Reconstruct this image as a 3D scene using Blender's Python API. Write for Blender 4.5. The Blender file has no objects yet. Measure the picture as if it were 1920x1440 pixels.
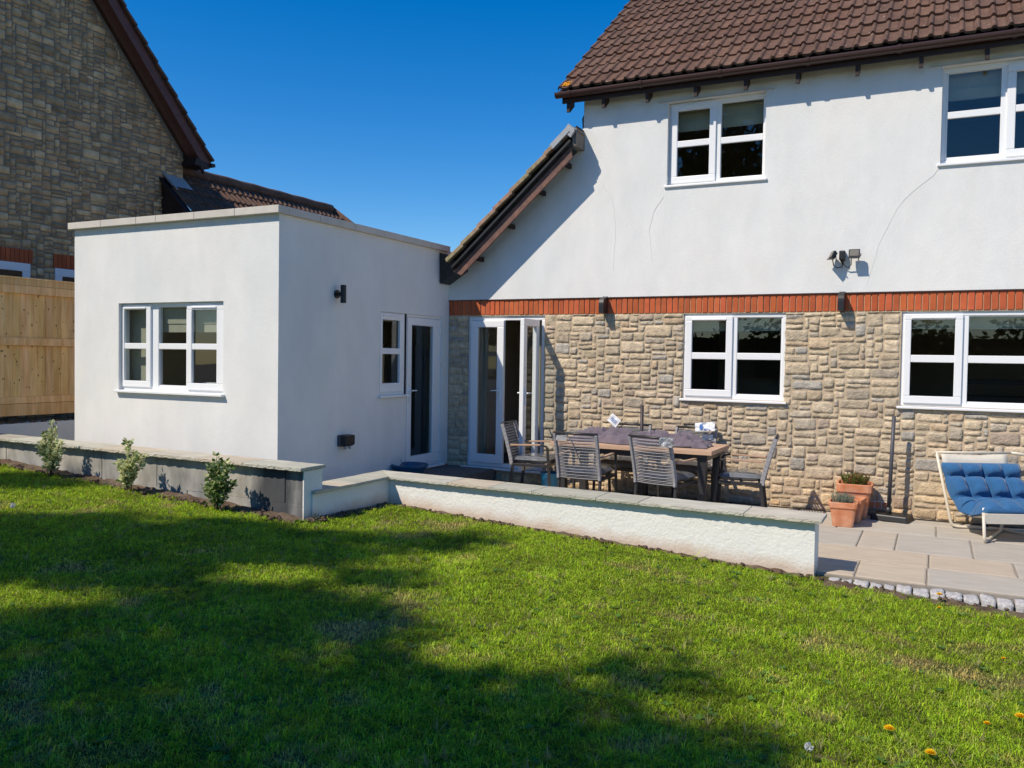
import bpy, bmesh, math, random
import numpy as np
from mathutils import Vector, Matrix, noise
R = math.radians
random.seed(7); rng = np.random.default_rng(7)
sc = bpy.context.scene
col = sc.collection

# ------------------------------------------------------------------ camera
cam = bpy.data.cameras.new('camera'); co = bpy.data.objects.new('camera', cam); col.objects.link(co)
yaw, pit, rol = R(-26.584), R(-1.696), R(.8846)
r_ = Vector((math.cos(yaw), -math.sin(yaw), 0)); f_ = Vector((math.sin(yaw), math.cos(yaw), 0)); u_ = Vector((0, 0, 1))
f2 = f_*math.cos(pit)+u_*math.sin(pit); u2 = u_*math.cos(pit)-f_*math.sin(pit)
r3 = r_*math.cos(rol)+u2*math.sin(rol); u3 = u2*math.cos(rol)-r_*math.sin(rol)
mw = Matrix((r3, u3, -f2)).transposed().to_4x4(); mw.translation = Vector((0, -10.55, 1.727))
co.matrix_world = mw
cam.sensor_width = 36; cam.lens = 36*1586.9/1920; cam.clip_end = 500; cam.clip_start = .05
sc.camera = co

# ------------------------------------------------------------------ sky and sun
SUN = Vector((.5, .75, -1.0)).normalized()            # the way the light travels
w = bpy.data.worlds.new('World'); sc.world = w; w.use_nodes = True
nt = w.node_tree; bg = nt.nodes['Background']
sky = nt.nodes.new('ShaderNodeTexSky'); sky.sky_type = 'NISHITA'; sky.sun_disc = False
sky.sun_elevation = math.asin(-SUN.z); sky.sun_rotation = math.atan2(-SUN.x, -SUN.y)
sky.altitude = 0; sky.air_density = 1.0; sky.dust_density = 0.15; sky.ozone_density = 4.2
hs = nt.nodes.new('ShaderNodeHueSaturation'); hs.inputs['Saturation'].default_value = 1.43; hs.inputs['Hue'].default_value = .506
nt.links.new(sky.outputs[0], hs.inputs['Color']); nt.links.new(hs.outputs[0], bg.inputs[0]); bg.inputs[1].default_value = .138
sl = bpy.data.lights.new('sun', 'SUN'); sl.energy = 4.6; sl.angle = R(.5); sl.color = (1, .895, .745)
so = bpy.data.objects.new('sun', sl); col.objects.link(so); so.rotation_euler = SUN.to_track_quat('-Z', 'Y').to_euler()
so.location = (-10, -20, 20)
sc.view_settings.view_transform = 'Standard'; sc.view_settings.look = 'None'
sc.view_settings.exposure = 0.06; sc.view_settings.gamma = 1
sc.cycles.max_bounces = 8; sc.cycles.transparent_max_bounces = 12

# ------------------------------------------------------------------ materials
def mat(name, base=(.5, .5, .5), rough=.8, spec=.5, noise_amt=0., noise_scale=5., bump=0., bump_scale=60., attr=False,
        base2=None, mix_scale=3., coat=0., detail=8, spots=None, stretch=None, bump2=0., bump2_scale=10., metallic=0., trans=0., sheen=0.):
    m = bpy.data.materials.new(name); m.use_nodes = True
    n = m.node_tree.nodes; l = m.node_tree.links; b = n['Principled BSDF']
    b.inputs['Roughness'].default_value = rough; b.inputs['Specular IOR Level'].default_value = spec
    b.inputs['Metallic'].default_value = metallic
    if coat: b.inputs['Coat Weight'].default_value = coat; b.inputs['Coat Roughness'].default_value = .12
    if sheen: b.inputs['Sheen Weight'].default_value = sheen
    tc = n.new('ShaderNodeTexCoord'); src = tc.outputs['Object']
    if stretch:
        mp = n.new('ShaderNodeMapping'); mp.inputs['Scale'].default_value = stretch; l.new(src, mp.inputs[0]); src = mp.outputs[0]
    def tex(scale, det=detail, ro=.6):
        t = n.new('ShaderNodeTexNoise'); t.inputs['Scale'].default_value = scale; t.inputs['Detail'].default_value = det
        t.inputs['Roughness'].default_value = ro; l.new(src, t.inputs['Vector']); return t
    c = n.new('ShaderNodeRGB'); c.outputs[0].default_value = (*base, 1); out = c.outputs[0]
    if base2:
        t = tex(mix_scale); cr = n.new('ShaderNodeValToRGB'); cr.color_ramp.elements[0].position = .38; cr.color_ramp.elements[1].position = .62
        l.new(t.outputs[0], cr.inputs[0]); mx = n.new('ShaderNodeMix'); mx.data_type = 'RGBA'
        l.new(cr.outputs[0], mx.inputs[0]); l.new(out, mx.inputs[6]); mx.inputs[7].default_value = (*base2, 1); out = mx.outputs[2]
    if attr:
        a = n.new('ShaderNodeAttribute'); a.attribute_name = 'tint'; mx = n.new('ShaderNodeMix'); mx.data_type = 'RGBA'; mx.blend_type = 'MULTIPLY'
        mx.inputs[0].default_value = 1; l.new(out, mx.inputs[6]); l.new(a.outputs[0], mx.inputs[7]); out = mx.outputs[2]
    if noise_amt:
        t = tex(noise_scale); mr = n.new('ShaderNodeMapRange'); mr.inputs[1].default_value = .3; mr.inputs[2].default_value = .7
        mr.inputs[3].default_value = 1-noise_amt; mr.inputs[4].default_value = 1+noise_amt
        l.new(t.outputs[0], mr.inputs[0]); mx = n.new('ShaderNodeMix'); mx.data_type = 'RGBA'; mx.blend_type = 'MULTIPLY'
        mx.inputs[0].default_value = 1; l.new(out, mx.inputs[6]); l.new(mr.outputs[0], mx.inputs[7]); out = mx.outputs[2]
    if spots:
        t = tex(spots[0], 2, .5); gt_ = n.new('ShaderNodeMath'); gt_.operation = 'GREATER_THAN'; gt_.inputs[1].default_value = spots[1]
        l.new(t.outputs[0], gt_.inputs[0]); mx = n.new('ShaderNodeMix'); mx.data_type = 'RGBA'; l.new(gt_.outputs[0], mx.inputs[0]); l.new(out, mx.inputs[6]); mx.inputs[7].default_value = (*spots[2], 1); out = mx.outputs[2]
    l.new(out, b.inputs['Base Color'])
    nrm = None
    for bs, sc_ in ((bump2, bump2_scale), (bump, bump_scale)):
        if bs:
            t = tex(sc_); bp = n.new('ShaderNodeBump'); bp.inputs['Strength'].default_value = 1
            bp.inputs['Distance'].default_value = bs; l.new(t.outputs[0], bp.inputs['Height'])
            if nrm: l.new(nrm, bp.inputs['Normal'])
            nrm = bp.outputs[0]
    if nrm: l.new(nrm, b.inputs['Normal'])
    if trans:
        o = n['Material Output']; td = n.new('ShaderNodeBsdfTranslucent'); l.new(out, td.inputs[0])
        ms = n.new('ShaderNodeMixShader'); ms.inputs[0].default_value = trans
        l.new(b.outputs[0], ms.inputs[1]); l.new(td.outputs[0], ms.inputs[2]); l.new(ms.outputs[0], o.inputs[0])
    return m

def glass_mat(name, tint=(.82, .86, .85), refl=1.5):
    m = bpy.data.materials.new(name); m.use_nodes = True; n = m.node_tree.nodes; l = m.node_tree.links; n.clear()
    o = n.new('ShaderNodeOutputMaterial'); t = n.new('ShaderNodeBsdfTransparent'); t.inputs[0].default_value = (*tint, 1)
    g = n.new('ShaderNodeBsdfGlossy'); g.inputs['Roughness'].default_value = .0
    ge = n.new('ShaderNodeNewGeometry'); dt = n.new('ShaderNodeVectorMath'); dt.operation = 'DOT_PRODUCT'
    l.new(ge.outputs['Incoming'], dt.inputs[0]); l.new(ge.outputs['Normal'], dt.inputs[1])
    def mth(op, a_, b_):
        q = n.new('ShaderNodeMath'); q.operation = op; q.use_clamp = False
        for i_, v_ in enumerate((a_, b_)):
            if v_ is None: continue
            if isinstance(v_, (int, float)): q.inputs[i_].default_value = v_
            else: l.new(v_, q.inputs[i_])
        return q.outputs[0]
    ab_ = mth('ABSOLUTE', dt.outputs['Value'], None); om = mth('SUBTRACT', 1.0, ab_); p5 = mth('POWER', om, 5.0); sc5 = mth('MULTIPLY', p5, .9); fz = mth('ADD', sc5, .055*refl)
    bp = n.new('ShaderNodeBump'); bp.inputs['Distance'].default_value = .0015; bp.inputs['Strength'].default_value = 1
    tc = n.new('ShaderNodeTexCoord'); nz = n.new('ShaderNodeTexNoise'); nz.inputs['Scale'].default_value = 1.6; nz.inputs['Detail'].default_value = 0
    l.new(tc.outputs['Object'], nz.inputs['Vector']); l.new(nz.outputs[0], bp.inputs['Height']); l.new(bp.outputs[0], g.inputs['Normal'])
    ms = n.new('ShaderNodeMixShader'); l.new(fz, ms.inputs[0])
    l.new(t.outputs[0], ms.inputs[1]); l.new(g.outputs[0], ms.inputs[2]); l.new(ms.outputs[0], o.inputs[0]); return m

M = {}
M['render'] = mat('painted_render', (.80, .79, .765), .9, .2, .055, 2.3, .0035, 110, base2=(.735, .745, .735), mix_scale=1.1, bump2=.006, bump2_scale=5, stretch=(1, 1, .5))
M['rough_render'] = mat('rough_white_render', (.80, .79, .75), .9, .3, .03, 2, .006, 34, bump2=.005, bump2_scale=9)
def splash_render():
    m = mat('rough_white_render', (.80, .79, .75), .9, .3, .03, 2, .006, 34, bump2=.005, bump2_scale=9)
    n = m.node_tree.nodes; l = m.node_tree.links; b = n['Principled BSDF']; src = b.inputs['Base Color'].links[0].from_socket
    tc = n.new('ShaderNodeTexCoord'); sx = n.new('ShaderNodeSeparateXYZ'); l.new(tc.outputs['Object'], sx.inputs[0])
    def m2(op, a_, b_):
        q = n.new('ShaderNodeMath'); q.operation = op
        for i_, v_ in enumerate((a_, b_)):
            if isinstance(v_, (int, float)): q.inputs[i_].default_value = v_
            else: l.new(v_, q.inputs[i_])
        return q.outputs[0]
    d = m2('ADD', m2('ADD', sx.outputs[2], m2('MULTIPLY', sx.outputs[0], .044)), .065)      # height above the sloping lawn
    nz = n.new('ShaderNodeTexNoise'); nz.inputs['Scale'].default_value = 5; nz.inputs['Detail'].default_value = 7; l.new(tc.outputs['Object'], nz.inputs['Vector'])
    v = m2('SUBTRACT', d, m2('MULTIPLY', nz.outputs[0], .16)); mr = n.new('ShaderNodeMapRange'); mr.inputs[1].default_value = -.06; mr.inputs[2].default_value = .05; mr.inputs[3].default_value = .75; mr.inputs[4].default_value = 0; l.new(v, mr.inputs[0])
    mx = n.new('ShaderNodeMix'); mx.data_type = 'RGBA'; l.new(mr.outputs[0], mx.inputs[0]); l.new(src, mx.inputs[6]); mx.inputs[7].default_value = (.58, .42, .29, 1); l.new(mx.outputs[2], b.inputs['Base Color']); return m
M['rough_render'] = splash_render()
M['mortar'] = mat('mortar', (.50, .40, .28), .95, .2, .2, 8, .006, 60)
M['stone'] = mat('rubble_stone', (1, 1, 1), .95, .15, .26, 16, .016, 48, attr=True, bump2=.016, bump2_scale=16)
M['stone_grey'] = mat('grey_rubble_stone', (.90, .86, .80), .92, .2, .35, 6, .008, 30, attr=True, bump2=.01, bump2_scale=12)
M['mortar_grey'] = mat('grey_mortar', (.24, .215, .175), .95, .2, .2, 8, .004, 60)
M['brick'] = mat('red_brick', (.50, .115, .042), .85, .3, .14, 9, .002, 120, attr=True)
M['brick_mortar'] = mat('brick_mortar', (.50, .33, .20), .95, .2, .15, 8)
M['upvc'] = mat('white_plastic_frame', (.84, .85, .86), .32, .5)
M['glass'] = glass_mat('window_glass')
M['tile'] = mat('brown_roof_tile', (.150, .085, .058), .85, .3, .24, 11, .004, 90, attr=True, base2=(.122, .068, .048), mix_scale=2.5, spots=(26, .72, (.42, .37, .28)))
M['tile_old'] = mat('mossy_tile_edge', (.36, .22, .165), .95, .2, .30, 22, .006, 60, base2=(.30, .26, .15), mix_scale=3)
M['gutter'] = mat('brown_plastic_gutter', (.050, .022, .018), .35, .5)
M['darkwood'] = mat('dark_stained_wood', (.030, .016, .014), .6, .4, .2, 12, .001, 80)
M['barge'] = mat('weathered_brown_board', (.20, .105, .08), .7, .3, .3, 14, .002, 60, stretch=(1, 1, 1), base2=(.15, .085, .07), mix_scale=8)
M['redbarge'] = mat('red_brown_board', (.13, .052, .045), .6, .4, .2, 12)
M['black'] = mat('black_plastic', (.016, .017, .019), .45, .5)
M['lead'] = mat('grey_lead_flashing', (.33, .35, .37), .55, .5, .15, 12, .002, 40)
M['coping_trim'] = mat('pale_concrete_trim', (.60, .56, .50), .85, .3, .08, 5, .0015, 80)
M['sandstone'] = mat('sandstone_coping', (.475, .44, .365), .88, .25, .16, 3.5, .003, 50, attr=True, bump2=.006, bump2_scale=7, stretch=(1, 1.8, 1))
M['paving'] = mat('sandstone_paving', (.455, .415, .355), .9, .25, .10, 5, .0022, 45, attr=True, base2=(.435, .40, .345), mix_scale=1.6, bump2=.005, bump2_scale=5, stretch=(.7, 2.2, 1))
M['joint'] = mat('paving_joint', (.30, .265, .22), .95, .2, .15, 12, .002, 80)
M['block'] = mat('grey_concrete_block', (.25, .25, .245), .95, .2, .30, 5, .003, 70, base2=(.30, .285, .26), mix_scale=3, stretch=(1, 1, .4))
def stain_block():
    m = mat('grey_concrete_block', (.30, .295, .28), .95, .2, .32, 6, .003, 70, base2=(.40, .375, .33), mix_scale=2.2, stretch=(1, 1, .5))
    n = m.node_tree.nodes; l = m.node_tree.links; b = n['Principled BSDF']; src = b.inputs['Base Color'].links[0].from_socket
    tc = n.new('ShaderNodeTexCoord'); sx = n.new('ShaderNodeSeparateXYZ'); l.new(tc.outputs['Object'], sx.inputs[0])
    nz = n.new('ShaderNodeTexNoise'); nz.inputs['Scale'].default_value = 4.5; nz.inputs['Detail'].default_value = 6; mp = n.new('ShaderNodeMapping'); mp.inputs['Scale'].default_value = (1, 1, .35); l.new(tc.outputs['Object'], mp.inputs[0]); l.new(mp.outputs[0], nz.inputs['Vector'])
    ad = n.new('ShaderNodeMath'); ad.operation = 'MULTIPLY_ADD'; ad.inputs[1].default_value = .35; l.new(nz.outputs[0], ad.inputs[0]); l.new(sx.outputs[0], ad.inputs[2])
    cr = n.new('ShaderNodeValToRGB'); mr = n.new('ShaderNodeMapRange'); mr.inputs[1].default_value = -5.85; mr.inputs[2].default_value = -5.0; l.new(ad.outputs[0], mr.inputs[0]); l.new(mr.outputs[0], cr.inputs[0])
    e = cr.color_ramp.elements; e[0].position = .10; e[0].color = (0, 0, 0, 1); e[1].position = .38; e[1].color = (1, 1, 1, 1)
    for p_, v_ in ((.66, 1), (.76, .25), (.86, .8)): q = e.new(p_); q.color = (v_, v_, v_, 1)
    mx = n.new('ShaderNodeMix'); mx.data_type = 'RGBA'; mf = n.new('ShaderNodeMath'); mf.operation = 'MULTIPLY'; mf.inputs[1].default_value = .88; l.new(cr.outputs[0], mf.inputs[0]); l.new(mf.outputs[0], mx.inputs[0]); l.new(src, mx.inputs[6]); mx.inputs[7].default_value = (.045, .05, .06, 1)
    l.new(mx.outputs[2], b.inputs['Base Color']); return m
M['block'] = stain_block()
M['granite'] = mat('rough_granite', (.47, .455, .445), .9, .3, .35, 45, .010, 40)
M['pine'] = mat('pale_pine_boards', (.90, .60, .30), .75, .3, .16, 3, .001, 40, base2=(.76, .44, .18), mix_scale=2.2, attr=True, stretch=(6, 6, .6))
M['soil'] = mat('dry_soil', (.15, .112, .08), .97, .15, .35, 14, .02, 30, base2=(.10, .065, .045), mix_scale=5)
M['gravel'] = mat('grey_gravel', (.16, .15, .14), .95, .2, .4, 30, .02, 40)
M['lawn'] = mat('lawn_thatch', (.055, .075, .018), .97, .1, .35, 9, .02, 40, base2=(.16, .13, .06), mix_scale=1.2)
M['terracotta'] = mat('terracotta', (.60, .215, .095), .85, .3, .14, 9, .0015, 90, base2=(.66, .33, .20), mix_scale=7)
M['metal'] = mat('charcoal_metal', (.030, .029, .031), .42, .5)
M['rope'] = mat('grey_rope', (.31, .305, .315), .75, .3, .12, 60)
M['armwood'] = mat('pale_arm_wood', (.46, .30, .20), .6, .4, .15, 12, stretch=(1, 6, 1))
M['tablewood'] = mat('pale_table_wood', (.56, .37, .245), .6, .35, .10, 5, .0006, 40, base2=(.50, .33, .225), mix_scale=3, stretch=(.6, 5, 5))
M['wrap'] = mat('plastic_wrapped_cushion', (.13, .14, .155), .35, .6, .2, 9, .010, 18, coat=1.0)
M['clearwrap'] = mat('crumpled_plastic_film', (.32, .33, .35), .15, .8, .3, 30, .02, 40, coat=.6)
M['cloth'] = mat('aubergine_grey_canopy_cloth', (.15, .122, .148), .85, .3, .08, 20, .0015, 200, sheen=.2)
M['paper'] = mat('white_paper', (.82, .84, .86), .6, .3)
M['print'] = mat('blue_print', (.10, .22, .55), .6, .3)
M['bluecushion'] = mat('blue_cotton', (.033, .12, .27), .95, .1, .08, 30, .0010, 300, sheen=.25, bump2=.010, bump2_scale=14)
M['canvas'] = mat('cream_canvas', (.62, .58, .50), .9, .2, .05, 30, .0008, 250)
M['creamtube'] = mat('cream_painted_tube', (.66, .60, .49), .4, .5)
M['bluepot'] = mat('blue_glazed_bucket', (.014, .20, .42), .4, .5)
M['tealbowl'] = mat('teal_glazed_bowl', (.012, .085, .17), .3, .6)
M['room'] = mat('room_plaster', (.62, .56, .45), .9, .2)
M['roomdark'] = mat('dark_room_furniture', (.17, .145, .12), .7, .3)
M['roomfloor'] = mat('oak_floor', (.30, .17, .07), .45, .4, .2, 5, stretch=(1, 6, 1))
M['blind'] = mat('linen_blind', (.42, .41, .32), .95, .1, .06, 8)
M['bark'] = mat('bark', (.09, .07, .05), .95, .2, .4, 8, .02, 20)
M['chrome'] = mat('silver_metal', (.6, .6, .6), .25, .5, metallic=1)
M['crack'] = mat('filled_crack', (.69, .69, .67), .9, .2)
def leaf_mat(name, c, trans=.3):
    return mat(name, c, .6, .18, attr=True, trans=trans)
M['leaf'] = leaf_mat('tree_leaf', (.06, .11, .025))
M['euon'] = leaf_mat('variegated_leaf', (1, 1, 1), .4)
M['herb'] = leaf_mat('herb_leaf', (1, 1, 1), .2)
M['grass'] = leaf_mat('grass_blade', (1, 1, 1), .42)
M['yellow'] = mat('dandelion_yellow', (.85, .55, .01), .8, .2)
M['lens'] = mat('lamp_lens', (.20, .185, .16), .45, .3, .1, 30)

# ------------------------------------------------------------------ mesh helpers
ID = lambda p: p
class MB:
    def __init__(s): s.v = []; s.f = []; s.mi = []; s.t = []
    def add(s, vs, fs, m=0, tint=(1, 1, 1)):
        o = len(s.v); s.v.extend([tuple(p) for p in vs]); s.f.extend([tuple(i+o for i in f) for f in fs]); s.mi.extend([m]*len(fs)); s.t.extend([tint]*len(vs))
    def box(s, a, b, c, d, e, f, m=0, tint=(1, 1, 1), T=ID):
        vs = [T((x, y, z)) for z in (e, f) for y in (c, d) for x in (a, b)]
        s.add(vs, [(0, 2, 3, 1), (4, 5, 7, 6), (0, 1, 5, 4), (2, 6, 7, 3), (0, 4, 6, 2), (1, 3, 7, 5)], m, tint)
    def beam(s, p, q, w, h, up=(0, 0, 1), m=0, tint=(1, 1, 1), w2=None, h2=None):
        p = Vector(p); q = Vector(q); d = (q-p).normalized(); sx = d.cross(Vector(up))
        if sx.length < 1e-4: sx = d.cross(Vector((1, 0, 0)))
        sx.normalize(); sy = sx.cross(d).normalized(); w2 = w2 or w; h2 = h2 or h
        vs = [c+sx*(a*ww/2)+sy*(b*hh/2) for c, ww, hh in ((p, w, h), (q, w2, h2)) for a, b in ((-1, -1), (1, -1), (1, 1), (-1, 1))]
        s.add(vs, [(0, 1, 2, 3), (4, 7, 6, 5), (0, 4, 5, 1), (1, 5, 6, 2), (2, 6, 7, 3), (3, 7, 4, 0)], m, tint)
    def tube(s, pts, r, n=8, m=0, caps=True, tint=(1, 1, 1)):
        pts = [Vector(p) for p in pts]; rs = r if isinstance(r, (list, tuple)) else [r]*len(pts)
        vs = []; ref = None
        for i, p in enumerate(pts):
            d = (pts[min(i+1, len(pts)-1)]-pts[max(i-1, 0)]).normalized()
            if ref is None: ref = d.orthogonal().normalized()
            ref = (ref-d*ref.dot(d)).normalized(); b = d.cross(ref)
            for k in range(n):
                a = 2*math.pi*k/n; vs.append(p+(ref*math.cos(a)+b*math.sin(a))*rs[i])
        fs = [(i*n+k, i*n+(k+1) % n, (i+1)*n+(k+1) % n, (i+1)*n+k) for i in range(len(pts)-1) for k in range(n)]
        if caps: fs += [tuple(range(n-1, -1, -1)), tuple((len(pts)-1)*n+k for k in range(n))]
        s.add(vs, fs, m, tint)
    def prism(s, poly, T, n0, n1, m=0, tint=(1, 1, 1)):       # polygon in (u,v), thickness n0..n1
        k = len(poly); vs = [T((u, v, n0)) for u, v in poly]+[T((u, v, n1)) for u, v in poly]
        s.add(vs, [tuple(range(k))[::-1], tuple(range(k, 2*k))]+[(i, (i+1) % k, k+(i+1) % k, k+i) for i in range(k)], m, tint)
    def lathe(s, prof, c=(0, 0, 0), n=24, m=0, sq=0):
        vs = []
        for r, z in prof:
            for k in range(n):
                a = 2*math.pi*k/n; x, y = math.cos(a), math.sin(a)
                if sq: q = (abs(x)**sq+abs(y)**sq)**(-1/sq); x *= q; y *= q
                vs.append((c[0]+r*x, c[1]+r*y, c[2]+z))
        s.add(vs, [(i*n+k, i*n+(k+1) % n, (i+1)*n+(k+1) % n, (i+1)*n+k) for i in range(len(prof)-1) for k in range(n)]+[tuple(range(n))], m)
    def build(s, name, mats, parent=None, smooth=False, bevel=0, recalc=True, loc=None):
        me = bpy.data.meshes.new(name); me.from_pydata(s.v, [], s.f)
        ms = mats if isinstance(mats, (list, tuple)) else [mats]
        for q in ms: me.materials.append(q)
        if len(ms) > 1: me.polygons.foreach_set('material_index', s.mi)
        if any(t != (1, 1, 1) for t in s.t) or any(q.name in TINTED for q in ms):
            a = me.color_attributes.new('tint', 'FLOAT_COLOR', 'POINT')
            a.data.foreach_set('color', np.hstack([np.array(s.t, dtype=np.float32), np.ones((len(s.t), 1), np.float32)]).ravel())
        if recalc:
            bm = bmesh.new(); bm.from_mesh(me); bmesh.ops.recalc_face_normals(bm, faces=bm.faces); bm.to_mesh(me); bm.free()
        if smooth: me.polygons.foreach_set('use_smooth', [True]*len(me.polygons))
        me.update()
        o = bpy.data.objects.new(name, me); col.objects.link(o)
        if parent is not None: o.parent = parent
        if loc is not None:
            o.location = loc
        if bevel:
            md = o.modifiers.new('bevel', 'BEVEL'); md.width = bevel; md.segments = 2; md.limit_method = 'ANGLE'; md.angle_limit = R(40)
        return o
TINTED = {'rubble_stone', 'grey_rubble_stone', 'red_brick', 'brown_roof_tile', 'sandstone_coping', 'sandstone_paving', 'pale_pine_boards', 'tree_leaf', 'variegated_leaf', 'herb_leaf', 'grass_blade'}
def tag(o, label=None, cat=None, group=None, kind=None):
    for k, v in (('label', label), ('category', cat), ('group', group), ('kind', kind)):
        if v: o[k] = v
    return o
def thing(name, label, cat, loc=(0, 0, 0), rz=0, group=None):
    o = bpy.data.objects.new(name, None); col.objects.link(o); o.location = loc; o.rotation_euler = (0, 0, rz); o.empty_display_size = .2
    return tag(o, label, cat, group)
def mono(o, label, cat, group=None): return tag(o, label, cat, group)
def copy_tree(o, parent=None):
    c = o.copy(); col.objects.link(c); c.parent = parent
    for k in ('label', 'group'):
        if parent is None and k in c: pass
    for ch in list(o.children): copy_tree(ch, c)
    return c

def shrink_origin(o):
    "put a world-built single mesh's origin at its base centre"
    me = o.data; n = len(me.vertices); a = np.empty(n*3, np.float32); me.vertices.foreach_get('co', a); a = a.reshape(-1, 3)
    c = np.array([(a[:, 0].min()+a[:, 0].max())/2, (a[:, 1].min()+a[:, 1].max())/2, a[:, 2].min()], np.float32)
    a -= c; me.vertices.foreach_set('co', a.ravel()); me.update(); o.location = Vector([float(t) for t in c]); return o

# frames of reference: (u, v, n) -> world
def frontmap(y): return lambda p: (p[0], y-p[2], p[1])        # wall facing -y: u=x, v=z, n=towards viewer
def sidemap(x): return lambda p: (x+p[2], p[0], p[1])         # wall facing +x: u=y, v=z, n=+x

def lawn_z(x, y):
    z = -.03-.044*(x+.8)+.03*(-y-3.2)
    if y < -11: z = -.03-.044*(x+.8)+.03*7.8
    return max(z, -.35) if x < 12 else -.35

# ------------------------------------------------------------------ wall builders
def holed_sheet(mb, T, u0, u1, v0, v1, holes, n=0., m=0):
    us = sorted({u0, u1, *[h[0] for h in holes], *[h[1] for h in holes]}); vs = sorted({v0, v1, *[h[2] for h in holes], *[h[3] for h in holes]})
    us = [u for u in us if u0 <= u <= u1]; vs = [v for v in vs if v0 <= v <= v1]
    for a, b in zip(us, us[1:]):
        for c, d in zip(vs, vs[1:]):
            cx, cy = (a+b)/2, (c+d)/2
            if any(h[0] < cx < h[1] and h[2] < cy < h[3] for h in holes): continue
            mb.add([T((a, c, n)), T((b, c, n)), T((b, d, n)), T((a, d, n))], [(0, 1, 2, 3)], m)
def reveal(mb, T, h, n0, n1, m=0):
    a, b, c, d = h
    for (p, q) in (((a, c), (b, c)), ((b, c), (b, d)), ((b, d), (a, d)), ((a, d), (a, c))):
        mb.add([T((p[0], p[1], n0)), T((q[0], q[1], n0)), T((q[0], q[1], n1)), T((p[0], p[1], n1))], [(0, 1, 2, 3)], m)

def rubble(mb, T, W, H, u0, v0, blocked, palette, cell=.0375, depth=.028, res=.035, seed=1, maxw=12, joint=.005, edge_in=.010):
    rnd = random.Random(seed); nu, nv = int(W/cell), int(H/cell); cu = W/nu; cv = H/nv
    occ = np.zeros((nv, nu), bool)
    for j in range(nv):
        for i in range(nu):
            if blocked(u0+(i+.5)*cu, v0+(j+.5)*cv): occ[j, i] = True
    for j in range(nv):
        for i in range(nu):
            if occ[j, i]: continue
            h = rnd.choices((2, 3, 4, 5), (34, 34, 22, 10))[0]
            wd = rnd.randint(min(maxw-1, max(4, int(h*1.2)+1)), min(maxw, int(h*2.6)+4))
            if rnd.random() < .06 and h >= 4: wd = 3
            while h > 1 and (j+h > nv or occ[j+h-1, i]): h -= 1
            k = 1
            while k < wd and i+k < nu and not occ[j, i+k] and not occ[j+h-1, i+k]: k += 1
            # avoid leaving slivers
            rem = 0
            while i+k+rem < nu and rem < 3 and not occ[j, i+k+rem]: rem += 1
            if rem < 2 and i+k+rem <= nu: k += rem
            for a in range(j, j+h):
                for b_ in range(i, min(i+k, nu)):
                    if occ[a, b_]:
                        k = max(1, min(k, b_-i))
            occ[j:j+h, i:i+k] = True
            a0, a1 = u0+i*cu+joint*rnd.uniform(.5, 1.2), u0+(i+k)*cu-joint*rnd.uniform(.5, 1.2)
            b0, b1 = v0+j*cv+joint*rnd.uniform(.5, 1.3), v0+(j+h)*cv-joint*rnd.uniform(.5, 1.3)
            if a1-a0 < .012 or b1-b0 < .012: continue
            nx = max(4, int((a1-a0)/res)+2); ny = max(4, int((b1-b0)/res)+2)
            c = list(rnd.choices(palette[0], palette[1])[0]); g = rnd.uniform(.82, 1.16); c = tuple(q*g for q in c)
            dd = depth*rnd.uniform(.65, 1.3); jit = [rnd.uniform(-.008, .008) for _ in range(8)]; ox = rnd.uniform(0, 100)
            tx, ty = rnd.uniform(-.25, .25), rnd.uniform(-.25, .25); nx += 1; ny += 1; ex = min(.22, edge_in/(a1-a0)); ey = min(.22, edge_in/(b1-b0))
            vs = []
            for y in range(ny):
                for x in range(nx):
                    s = 0 if x == 0 else 1 if x == nx-1 else ex+(1-2*ex)*(x-1)/(nx-3); t = 0 if y == 0 else 1 if y == ny-1 else ey+(1-2*ey)*(y-1)/(ny-3); S = s*2-1; Tt = t*2-1
                    e = max(abs(S), abs(Tt)); ed = 1 if e > .999 else 0
                    # rounded corners
                    rr = 1-.05*max(0, abs(S)-.5)*max(0, abs(Tt)-.5)*4
                    uu = (a0+a1)/2+(a1-a0)/2*S*rr; vv = (b0+b1)/2+(b1-b0)/2*Tt*rr
                    uu += (jit[0]*(1-s)*(1-t)+jit[1]*s*(1-t)+jit[2]*s*t+jit[3]*(1-s)*t)
                    vv += (jit[4]*(1-s)*(1-t)+jit[5]*s*(1-t)+jit[6]*s*t+jit[7]*(1-s)*t)
                    nz = noise.noise(Vector((uu*9+ox, vv*9, 0)))*.010+noise.noise(Vector((uu*26, vv*26+ox, 0)))*.010
                    n_ = 0 if ed else dd*(.84+.16*(1-abs(S)**3)*(1-abs(Tt)**3))*(1+1.3*tx*S+1.3*ty*Tt)+nz*.75
                    if ed:
                        uu += noise.noise(Vector((uu*30, vv*30, ox)))*.006; vv += noise.noise(Vector((uu*30, vv*30, ox+9)))*.007
                        n_ = -.006
                    vs.append(T((uu, vv, n_)))
            mb.add(vs, [(y*nx+x, y*nx+x+1, (y+1)*nx+x+1, (y+1)*nx+x) for y in range(ny-1) for x in range(nx-1)], 0, c)

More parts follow.
